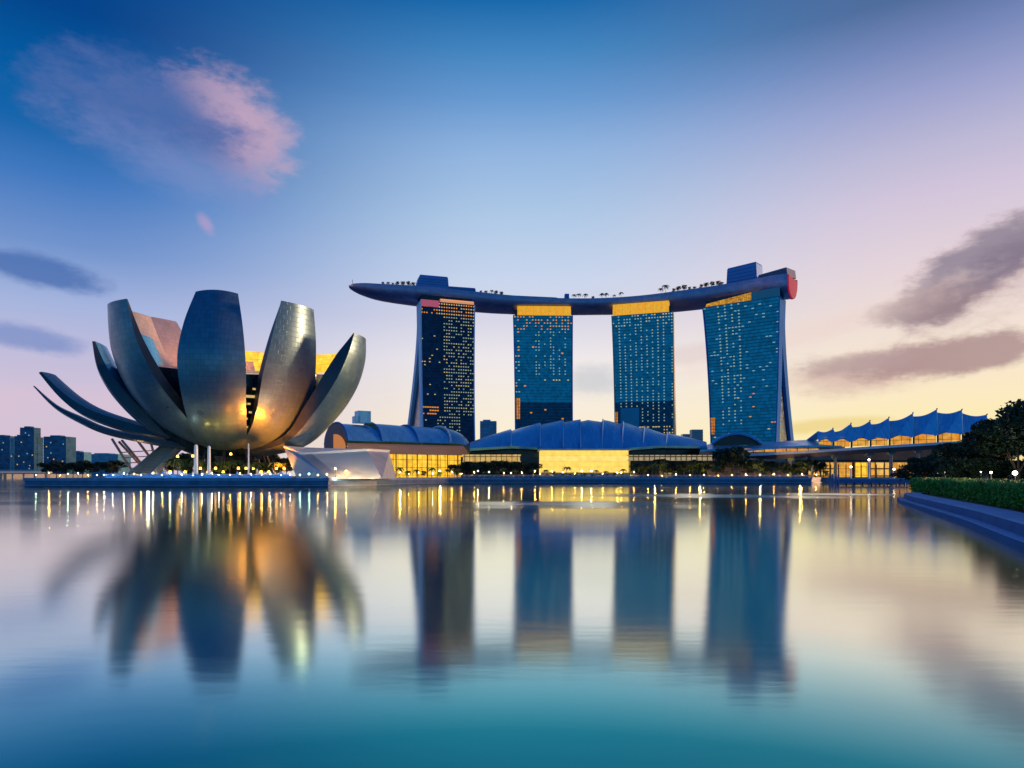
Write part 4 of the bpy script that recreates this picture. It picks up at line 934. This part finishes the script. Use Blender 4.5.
# ------------------------------------------------------------------ sail roofed casino
cs_ = thing('sail_roof_building', 'low building with a row of folded blue sail shaped roofs above orange glazing', 'building', (X(910, 400), 400, 3))
pk = [(818,431,441.5),(833,428.5,441.7),(851,423.5,441.5),(870,420.8,440),(889,417.5,438.8),(913,413,436.8),(937,409,435.2),(962,409.6,434),(987,414.5,433),(1002,419.5,432.2),(1016,424,432)]
Ds = 392
for i in range(len(pk) - 1):
    (xa, ta, ba), (xb, tb, bb) = pk[i], pk[i + 1]
    xm = xa + (xb - xa) * .12; D0 = Ds - i * 4; D1 = Ds - (i + 1) * 4
    # big leaf: rises to the peak on its right
    bl_ = P(xa + .5, ba, D0); br_ = P(xb - .3, bb, D1 ); pkr = P(xb, tb, D1 + 9); tl_ = P(xa, ta + (3.4 if i else 0), D0 + 12); mid = P((xa + xb) / 2 - 1, (ba + bb) / 2 - 5.6, (D0 + D1) / 2 + 1)
    mb = MB(); n = 8; rw = []
    for j in range(n + 1):
        f = j / n; top = tl_.lerp(pkr, f) + Vector((0,0,-1.3 * math.sin(f * math.pi)))
        bot = bl_.lerp(br_, f); bot.z += 1.9 * math.sin(f * math.pi); bot.y -= 1.6 * math.sin(f * math.pi)
        rw.append([bot, bot.lerp(top, .5) + Vector((0,1.2,-.5)), top, top + Vector((1.5, 26, -6))])
    mb.grid(rw); mb.grid([[r_[0] for r_ in rw], [r_[0] + Vector((0,.9,-.5)) for r_ in rw]]); mb.build('sail_roof', sail_m, cs_, True)
    if i and i < 9:
        w_ = (xb - xa)
        mb = MB(); a = P(xa, ta, D0 + 8.2); b1 = P(xa - w_ * .30, ba - 1.2, D0 - 3.2); b2 = P(xa + w_ * .34, ba - 1.6, D0 - 3.2); m_ = P(xa + w_ * .02, ba + .3, D0 - 4.6)
        if i > 3: b1 = P(xa - w_ * .62, ba - 1.2, D0 - 3.6); b2 = P(xa + w_ * .06, ba - 1.2, D0 - 3.2)
        mb.face([a, b1, m_]); mb.face([a, m_, b2]); mb.face([a + Vector((.2,1,0)), b2, b2 + Vector((0,2,0))]); mb.build('fold', sail_l, cs_)
        mb = MB(); mb.tube([P(xa, ta + .5, D0 + 8), P(xa, ta - .8, D0 + 8)], .35, 5); mb.build('mast', darkm, cs_)
    gl1, gl2 = P(xa + 1.2, ba + .2, D0 + 6), P(xb - 1.2, bb + .2, D1 + 6)
    mb = MB(); zb_ = Z(interp([(818, 447.5), (1016, 440)], xa), D0 + 6); zt1, zt2 = Z(ba - 3, D0 + 6), Z(bb - 3, D1 + 6)
    mb.face([(gl1.x, gl1.y, zb_), (gl2.x, gl2.y, zb_), (gl2.x, gl2.y, zt2), (gl1.x, gl1.y, zt1)]); mb.build('arched_window', glow_or, cs_)
    mb = MB(); mb.tube([Vector((gl2.x + .7, gl2.y - .6, zb_ - 2)), Vector((gl2.x + .7, gl2.y - .6, zt2 + 1))], .5, 6); mb.build('column', MATS['girder'], cs_)
mb = MB(); mb.box(((X(818, 400) + X(1016, 380)) / 2, 412, 11.5), (X(1016, 380) - X(818, 400), 24, 16.9)); mb.build('wall', MATS['mall_wall'], cs_)

# jetty
jt = thing('jetty', 'blue floating jetty on the bay below the orange shops', 'jetty', (X(870, 285), 285, 0))
mb = MB(); a, b_ = X(836, 285), X(908, 285); mb.box(((a + b_) / 2, 288, 1.9), (b_ - a, 7, 1.5)); mb.build('deck', mat('jetty_blue', (.06,.12,.32), .5, 0, .1, .3), jt)
mb = MB(); mb.box(((a + b_) / 2, 287.5, 2.85), (b_ - a - 1, 6, .25)); mb.build('deck_top', mat('jetty_top', (.35,.42,.60), .5, 0, .1, .3), jt)
for k in range(9):
    mb = MB(); x = a + 1 + (b_ - a - 2) * k / 8; mb.tube([(x, 285.5, -2), (x, 285.5, 1.1)], .3, 6); mb.build('pile', darkm, jt)
for k, px in enumerate((829.5, 832.5, 836, 838.5)):
    mb = MB(); x = X(px, 283); mb.tube([(x, 283, -2), (x, 283, 3.6 + (k % 2) * .9)], .38, 8); mb.tube([(x, 283, 3.6 + (k % 2) * .9), (x, 283, 4.0 + (k % 2) * .9)], [.5, .2], 8); mb.build('mooring_post', mat('mooring_blue', (.08,.16,.34), .5) if k == 0 else MATS['mooring_blue'], jt)
mb = MB(); mb.box((X(834,283), 283.4, 2.4), (5, 1.2, .5)); mb.build('landing_stage', MATS['jetty_blue'], jt)
for k, px in enumerate((851, 869, 894)):
    t = local('mast_light', ['white mast light at the left of the jetty', 'taller pale mast light in the middle of the jetty', 'white mast light at the right end of the jetty'][k], 'lamp post', (X(px, 287), 287, 2.98), 'mast lights on the jetty')
    h = (4.5, 7.5, 3.5)[k]; mb = MB(); mb.tube([(0,0,0),(0,0,h)], [.3,.2], 6); mb.build('pole', white_m, t)
    mb = MB(); mb.sphere((0,0,h + .35), .42); mb.build('lamp', emi('mast_lamp', (1,.75,.5), 14) if k == 0 else MATS['mast_lamp'], t)

# ------------------------------------------------------------------ far buildings
def block(px0, px1, py, D, label, m, extra=None, z0=3, wins=5, roofbit=True):
    t = thing('office_block', label, 'building', (X((px0 + px1) / 2, D), D, z0), 'distant buildings')
    x0, x1, h = X(px0, D), X(px1, D), Z(py, D); dp = max(18, (x1 - x0) * .7)
    mb = MB(); mb.box(((x0 + x1) / 2, D + dp / 2, (z0 + h) / 2), (x1 - x0, dp, h - z0))
    nf = max(3, int((h - z0) / 6))
    for k in range(1, nf): mb.box(((x0 + x1) / 2, D - .3, z0 + (h - z0) * k / nf), (x1 - x0 + .4, .9, 1.0))
    mb.build('wall', m, t)
    if roofbit: mb = MB(); mb.box((x0 + (x1 - x0) * .4, D + dp / 2, h + 1.5), ((x1 - x0) * .45, dp * .5, 3)); mb.build('plant_room', m, t)
    rnd = random.Random(int(px0 * 7))
    for k in range(wins):
        mb = MB(); mb.box((x0 + (x1 - x0) * rnd.uniform(.1, .9), D - .9, z0 + (h - z0) * rnd.uniform(.15, .9)), (2.2, .3, 2.2)); mb.build('lit_window', rnd.choice([win_c, win_w, win_y]), t)
    return t
bb1 = panel_mat('far_glass_blue', (.015,.09,.20), .3, .3, .5, 9, 6, .6); bb2 = panel_mat('far_glass_light', (.07,.26,.42), .2, .3, .4, 8, 6, .7)
block(-14, 10, 436, 1500, 'dark blue office slab at the far left edge of the skyline', bb1)
block(10.5, 14, 438, 1480, 'narrow pale blue tower slice between two dark far left offices', bb2, wins=1, roofbit=False)
block(14.5, 20, 436, 1470, 'short dark office beside the tallest far left block', bb1, wins=2)
block(20, 34, 427.5, 1460, 'tallest dark blue office block of the far left skyline', bb1, wins=8)
block(34.2, 37.5, 437, 1470, 'thin dark annex on the right of the tallest far left block', bb1, wins=0, roofbit=False)
block(43.5, 66, 436.5, 1400, 'broad dark blue office block left of the museum trees', bb1, wins=8)
block(67, 84, 452, 1600, 'low pale blue building behind the dark trees by the museum', bb2, wins=3)
block(85, 118, 454, 1900, 'wide hazy blue block farthest behind the long left petals', bb2, wins=2)
block(480, 496.5, 421, 1300, 'pale blue office block seen between the first two hotel towers', bb2, wins=2)
block(683, 691, 434, 1400, 'small light blue block in the gap right of the third hotel tower', bb2, wins=0, roofbit=False)
block(692, 703, 429.5, 1350, 'grey blue block with flat roof in the gap before the slanting tower', mat('far_grey', (.20,.32,.36), .5, .2, .1, .02), wins=1, roofbit=False)
eb = thing('river_bridge', 'low lit bridge on the far bank at the left edge', 'bridge', (X(20, 990), 985, 0))
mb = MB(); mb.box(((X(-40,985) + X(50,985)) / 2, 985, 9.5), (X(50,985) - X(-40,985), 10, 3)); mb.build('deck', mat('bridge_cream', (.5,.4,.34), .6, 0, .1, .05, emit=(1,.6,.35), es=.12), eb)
for k in range(7):
    mb = MB(); mb.tube([(X(-20 + k * 11, 985), 985, -2), (X(-20 + k * 11, 985), 985, 8.2)], 1.6, 8); mb.build('pier', conc_m, eb)
mb = MB(); mb.tube([(X(-40,980), 980, 12.3), (X(50,980), 980, 12.3)], .4, 5); mb.build('parapet', white_m, eb)

# ------------------------------------------------------------------ shoreline trees, palms, lights
def rowspots(items): return [(X(px, D), D, z, s_) for px, D, z, s_ in items]
random.seed(21)
L1 = [(48 + i * 8.6 + random.uniform(-1.5, 1.5), 330 + random.uniform(0, 50), 3, random.uniform(.75, .95)) for i in range(9)]
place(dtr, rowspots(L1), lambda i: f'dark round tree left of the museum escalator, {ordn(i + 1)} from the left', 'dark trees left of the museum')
L2 = [(454 + i * 7.2, 362 + (i % 3) * 7, 3, random.uniform(.72, 1.0)) for i in range(12)]
place(dtr, rowspots(L2), lambda i: f'dark shoreline tree left of the pale glass box, {ordn(i + 1)} from the left', 'dark trees left of the glass box')
L3 = [(636 + i * 8.0, 362 + (i % 3) * 6, 3, random.uniform(.8, 1.1)) for i in range(24)]
L3 = [(p, D, z, (1.75 if 716 < p < 742 else s_)) for p, D, z, s_ in L3]
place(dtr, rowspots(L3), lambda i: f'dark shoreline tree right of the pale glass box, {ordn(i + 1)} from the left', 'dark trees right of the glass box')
L4 = [(548 + i * 7.4, 372, 3, .36) for i in range(11)]
place([bush], rowspots(L4), lambda i: f'low shrub before the pale glass box, {ordn(i + 1)} from the left', 'shrubs before the pale glass box')
L5 = [(376 + i * 8, 350, 3, random.uniform(.45, .75)) for i in range(11)]
place([bush, palmA], rowspots(L5), lambda i: f"small {['leafy tree', 'palm'][i % 2]} before the gold lit hall front, {ordn(i + 1)} from the left", 'planting before the gold lit hall')
L5b = [(455 + i * 10 + random.uniform(-2,2), 348, 3, random.uniform(.4, .7)) for i in range(38)]
place([palmA, bush, palmB], rowspots(L5b), lambda i: f"small {['palm', 'leafy tree', 'tall palm'][i % 3]} at the quay in front of the halls, {ordn(i + 1)} from the left", 'planting along the far quay')
L6 = [(172 + i * 6.4 + random.uniform(-1.5, 1.5), 256 + (i % 4) * 7, 3, random.uniform(.7, 1.15)) for i in range(19)]
place([palmA, palmB, bush], rowspots(L6), lambda i: f"{['palm', 'taller palm', 'leafy tree'][i % 3]} in the garden under the museum bowl, {ordn(i + 1)} from the left", 'garden under the museum')
# garden uplights (real lamps, except the added one by the escalator)
def small_light(px, D, z, e, col=(1,.62,.15), r=.4):
    l = bpy.data.lights.new('garden_and_fill_glow', 'POINT'); l.energy = e; l.color = col; l.shadow_soft_size = r
    o = bpy.data.objects.new('garden_and_fill_glow', l); COL.objects.link(o); o.location = (X(px, D), D, z)
for px in (180, 205, 228, 250, 272): small_light(px, 253, 4.6, 1500, (1,.52,.08))
small_light(148, 252, 6, 1200, (1,.85,.6)); small_light(132, 288, 6, 1500, (1,.5,.2))  # first one is unseen, added to brighten the dark escalator
for px in (400, 440): small_light(px, 347, 5, 3000)
for px in (655, 700, 760, 800): small_light(px, 357, 5, 3500)

lan = emi('lantern_amber', (1,.5,.06), 7)
random.seed(31)
for k in range(16):
    px = 170 + k * 7.6; t = local('garden_lantern', f'amber lantern among the palms under the museum bowl, {ordn(k + 1)} from the left', 'lantern', (X(px, 252 + k % 3 * 4), 252 + k % 3 * 4, 3), 'lanterns under the museum')
    h = random.choice([2.2, 3.5, 5.5, 8.0, 9.0]); mb = MB(); mb.tube([(0,0,0),(0,0,h)], .06, 5); mb.build('pole', darkm, t, weld=False)
    mb = MB(); mb.box((0,0,h + .4), (.7,.7,.8), 0, taper=.7); mb.build('lantern_glass', lan, t, weld=False)
L7 = [(163 + i * 9.5, 318 + (i % 3) * 6, 3, random.uniform(.95, 1.25)) for i in range(15)]
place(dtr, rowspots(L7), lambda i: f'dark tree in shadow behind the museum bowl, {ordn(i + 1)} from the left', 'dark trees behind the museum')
def lamp_proto(name, h, r, m, cat, ballard=False):
    t = local(name, 'lamp', cat, (0,0,-500)); mb = MB(); mb.tube([(0,0,0),(0,0,h)], .07 + h * .012, 5); mb.build('pole', darkm, t, weld=False)
    mb = MB(); mb.sphere((0,0,h + r * .8), r, 8, 5); mb.build('globe', m, t, weld=False); return t
lw = [emi('lamp_white', (1,.80,.50), 330), emi('lamp_amber', (1,.48,.08), 480), emi('lamp_teal', (.55,1,.75), 320)]
lp = [lamp_proto('quay_lamp', 1.3, .11, m, 'lamp') for m in lw]; lb = [lamp_proto('quay_lamp', 2.6, .13, m, 'lamp') for m in lw]
def lamprow(protos, lst, where, group, off_=0):
    for i, (px, D, k) in enumerate(lst):
        zz = 3.36
        c = copy_tree(protos[k], (X(px, D), D, zz), 0, random.uniform(.55, 1.2), f"{['white', 'amber', 'green'][k]} globe lamp {where}, {ordn(i + 1)} from the left"); c['group'] = group
random.seed(5)
def dedge(px):   # depth of the quay edge in that direction
    r = (px - 512) / F; best = None
    for (x0, y0), (x1, y1) in zip(land[:11], land[1:11]):
        den = (x1 - x0) - r * (y1 - y0)
        if abs(den) < 1e-6: continue
        f = (r * y0 - x0) / den
        if 0 <= f <= 1: D = y0 + f * (y1 - y0); best = D if best is None else min(best, D)
    return (best or 240) + .4
pA = [36,49,60,68,78,88,97,104,113,124,134,141,153,162,170,182,193,202,212,219,230,240,251,262,270,281,290,300,309,318,327]
lamprow(lp, [(p, dedge(p), random.choice([0,0,1,1,2])) for p in pA], 'on the museum quay edge', 'lamps on the museum quay')
pB = [338 + i * 10.2 + random.uniform(-4, 4) for i in range(30)]
lamprow(lb, [(p, dedge(p), random.choice([0,1,1,1]) if p < 640 else 0) for p in pB], 'on the far quay edge before the halls', 'lamps on the far quay')
pC = [648 + i * 14 for i in range(13)]
lamprow(lp, [(p, dedge(p), 1) for p in pC], 'on the quay edge under the dark trees', 'lamps under the dark trees')
for o in lp + lb: drop(o)
# white posts and flag pole in front of the garden
for k, (px, yt, w_) in enumerate(((196, 446, .75), (209, 447, .6), (248.5, 444, .28))):
    D = 244; mb = MB(); h = Z(yt, D) - 3; mb.tube([(0,0,0),(0,0,.5),(0,0,.5),(0,0,h)], [w_ * 1.5, w_ * 1.5, w_, w_ * .8], 10); mb.sphere((0,0,h), w_ * .8, 8, 4)
    o = mb.build('light_pillar', mat('pillar_white', (.7,.74,.76), .5, 0, .1, 1, emit=(.8,.9,1), es=.12) if k == 0 else MATS['pillar_white']); o.location = (X(px, D), D, 3)
    tag(o, ['thick white light pillar before the museum garden', 'slightly thinner white pillar right of the thickest one', 'slim pale pole below the gap between the front petals'][k], 'pillar', 'white pillars on the museum quay')
# blue lit pool rim
rl_ = thing('pool_rim', 'glowing blue pool rim running along the museum quay', 'pool', (X(200, 241), 241, 3))
led = emi('led_blue', (.01,.18,.75), .42)
mb = MB(); a, b_ = Vector((X(104,240), 240.2, 0)), Vector((X(291,240), 240.4, 0)); mb.box(((a + b_) / 2 + Vector((0,0,3.9))), (b_.x - a.x, .5, 1.1)); mb.build('lit_wall', led, rl_)
rnd = random.Random(4); jet = emi('jet_blue', (.08,.32,.9), .35)
for k in range(24):
    f = rnd.random(); c = a.lerp(b_, f); hgt = rnd.uniform(.4, 1.3); y_ = rnd.uniform(1, 2); mb = MB(); mb.tube([(c.x, c.y + y_, 4.4), (c.x + rnd.uniform(-.3, .3), c.y + y_, 4.4 + hgt)], [rnd.uniform(.3, .6), .12], 5); mb.build('water_jet', jet, rl_)
mb = MB(); mb.box(((a + b_) / 2 + Vector((0,-.2,4.6))), (b_.x - a.x + .5, 1.2, .2)); mb.build('coping', MATS['quay_stone'], rl_)
# railing on the far quay
rg = thing('quay_railing', 'pale grey railing along the far quay below the halls', 'railing', (X(600, 343), 343, 3))
mb = MB(); ps = [Vector((x, y, 0)) for x, y in land[6:10]]
for z in (3.9, 4.4): mb.tube([p + Vector((0,.5,z)) for p in ps], .13, 4)
mb.build('rail', mat('rail_grey', (.6,.58,.6), .4, .2), rg)
mb = MB()
for p, q in zip(ps, ps[1:]):
    n = int((q - p).length / 2.4)
    for k in range(n): c = p.lerp(q, k / n); mb.box((c.x, c.y + .5, 3.7), (.25, .15, 1.4))
o = mb.build('baluster', MATS['rail_grey'], rg, weld=False); o['kind'] = 'stuff'

# ------------------------------------------------------------------ right bank: hedge, trees, lamps
hp = [(31,34),(42,56),(50,73),(59,92),(67,110),(74,127)]
rnd = random.Random(9); mb = MB()
for (x0, y0), (x1, y1) in zip(hp, hp[1:]):
    ln = math.hypot(x1 - x0, y1 - y0); t = Vector((x1 - x0, y1 - y0, 0)).normalized(); nr = Vector((t.y, -t.x, 0))
    n = int(ln * 420 * (60 / max(40, y0)) ** .8)
    for k in range(n):
        f = rnd.random(); h_ = rnd.random() ** .7; d = rnd.uniform(0, 1.0) if h_ < .9 else rnd.uniform(0, 2)
        p = Vector((x0 + (x1 - x0) * f, y0 + (y1 - y0) * f, 1.05 + 2.55 * h_)) + nr * (d - .25 * math.sin(f * ln * 2.2) * (1 - h_)) + Vector((0,0,.12 * math.sin(f * ln * 1.1)))
        a = Vector((rnd.gauss(0,1), rnd.gauss(0,1), rnd.gauss(0,1))).normalized(); b = a.orthogonal().normalized(); s_ = rnd.uniform(.08, .17) * max(1, y0 / 70)
        mb.face([p - a * s_, p + b * s_ * .5, p + a * s_, p - b * s_ * .5])
hd = mb.build('hedge', leaf_t, weld=False); tag(hd, 'long clipped green hedge along the lawn behind the blue promenade', 'hedge')
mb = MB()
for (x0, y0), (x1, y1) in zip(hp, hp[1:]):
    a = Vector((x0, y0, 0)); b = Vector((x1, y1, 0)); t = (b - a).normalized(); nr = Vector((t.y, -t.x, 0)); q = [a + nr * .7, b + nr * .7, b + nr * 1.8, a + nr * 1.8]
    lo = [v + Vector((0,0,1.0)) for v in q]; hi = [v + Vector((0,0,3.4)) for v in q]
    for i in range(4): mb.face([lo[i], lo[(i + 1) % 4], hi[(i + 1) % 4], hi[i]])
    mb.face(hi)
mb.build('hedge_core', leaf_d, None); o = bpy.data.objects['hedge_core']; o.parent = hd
big = [tree_proto('broad_tree', 60 + i, 14, 8.0, 7000, .34, leaf_d, 'tree', flat=.85) for i in range(3)]
BT = [(1056,100,1,1.0),(1018,122,1,.98),(990,135,1,.86),(1003,150,1,1.0),(962,160,1,.80),(975,185,1,.98),(935,180,1,.62),(948,205,1,.85),(918,205,1,.60),(900,215,1,.38),(1035,150,1,1.25),(1060,130,1,1.2)]
order = sorted(range(len(BT)), key=lambda i: BT[i][0]); rank = {i: r_ + 1 for r_, i in enumerate(order)}
sp_ = [(X(p, D), D, 1.0, s_) for p, D, z, s_ in BT]
random.seed(2)
place(big, sp_, lambda i: f'big dark spreading tree behind the hedge, {ordn(rank[i])} from the left', 'big trees behind the hedge')
# leaning flat-topped tree at the right edge
ft = tree_proto('flat_topped_tree', 77, 16, 6.0, 3500, .3, leaf_d, 'flat topped tree rising above the others at the right edge', flat=.45)
ft.location = (X(1040, 104), 104, 1.0); ft.scale = (.8,.8,.95)
LH = [(918 + i * 11, 128 + (i % 3) * 9 + (10 if i < 3 else 0), 1.0, .62 + .03 * (i % 4)) for i in range(13)]
place(dtr, rowspots(LH), lambda i: f'low dark tree right behind the hedge, {ordn(i + 1)} from the left', 'low trees behind the hedge')
for o in big + dtr + [bush, palmA, palmB]: drop(o)
gl_m = emi('park_globe', (1,.93,.75), 9)
for k, (px, py, D, r_) in enumerate(((1015, 473, 82, .27), (991, 472.5, 105, .17), (981, 472, 120, .11), (945, 472, 150, .13), (938,473,165,.11))):
    t = local('park_lamp', ['bright white globe park lamp nearest the right edge', 'park lamp just left of the brightest globe', 'small park lamp, middle one behind the hedge', 'faint park lamp, second from the hedge left end', 'faint park lamp nearest the hedge left end'][k], 'lamp', (X(px, D), D, 1.0), 'park lamps behind the hedge')
    h = Z(py, D) - 1; mb = MB(); mb.tube([(0,0,0),(0,0,h - r_)], .07, 6); mb.build('pole', darkm, t); mb = MB(); mb.sphere((0,0,h), r_, 10, 6); mb.build('globe', gl_m, t)
    l = bpy.data.lights.new('park_light', 'POINT'); l.energy = 500 if k < 3 else 400; l.color = (1,.92,.6); l.shadow_soft_size = .4
    o = bpy.data.objects.new('park_light', l); COL.objects.link(o); o.location = (X(px, D) - .6, D - 1, Z(py, D) + .9)
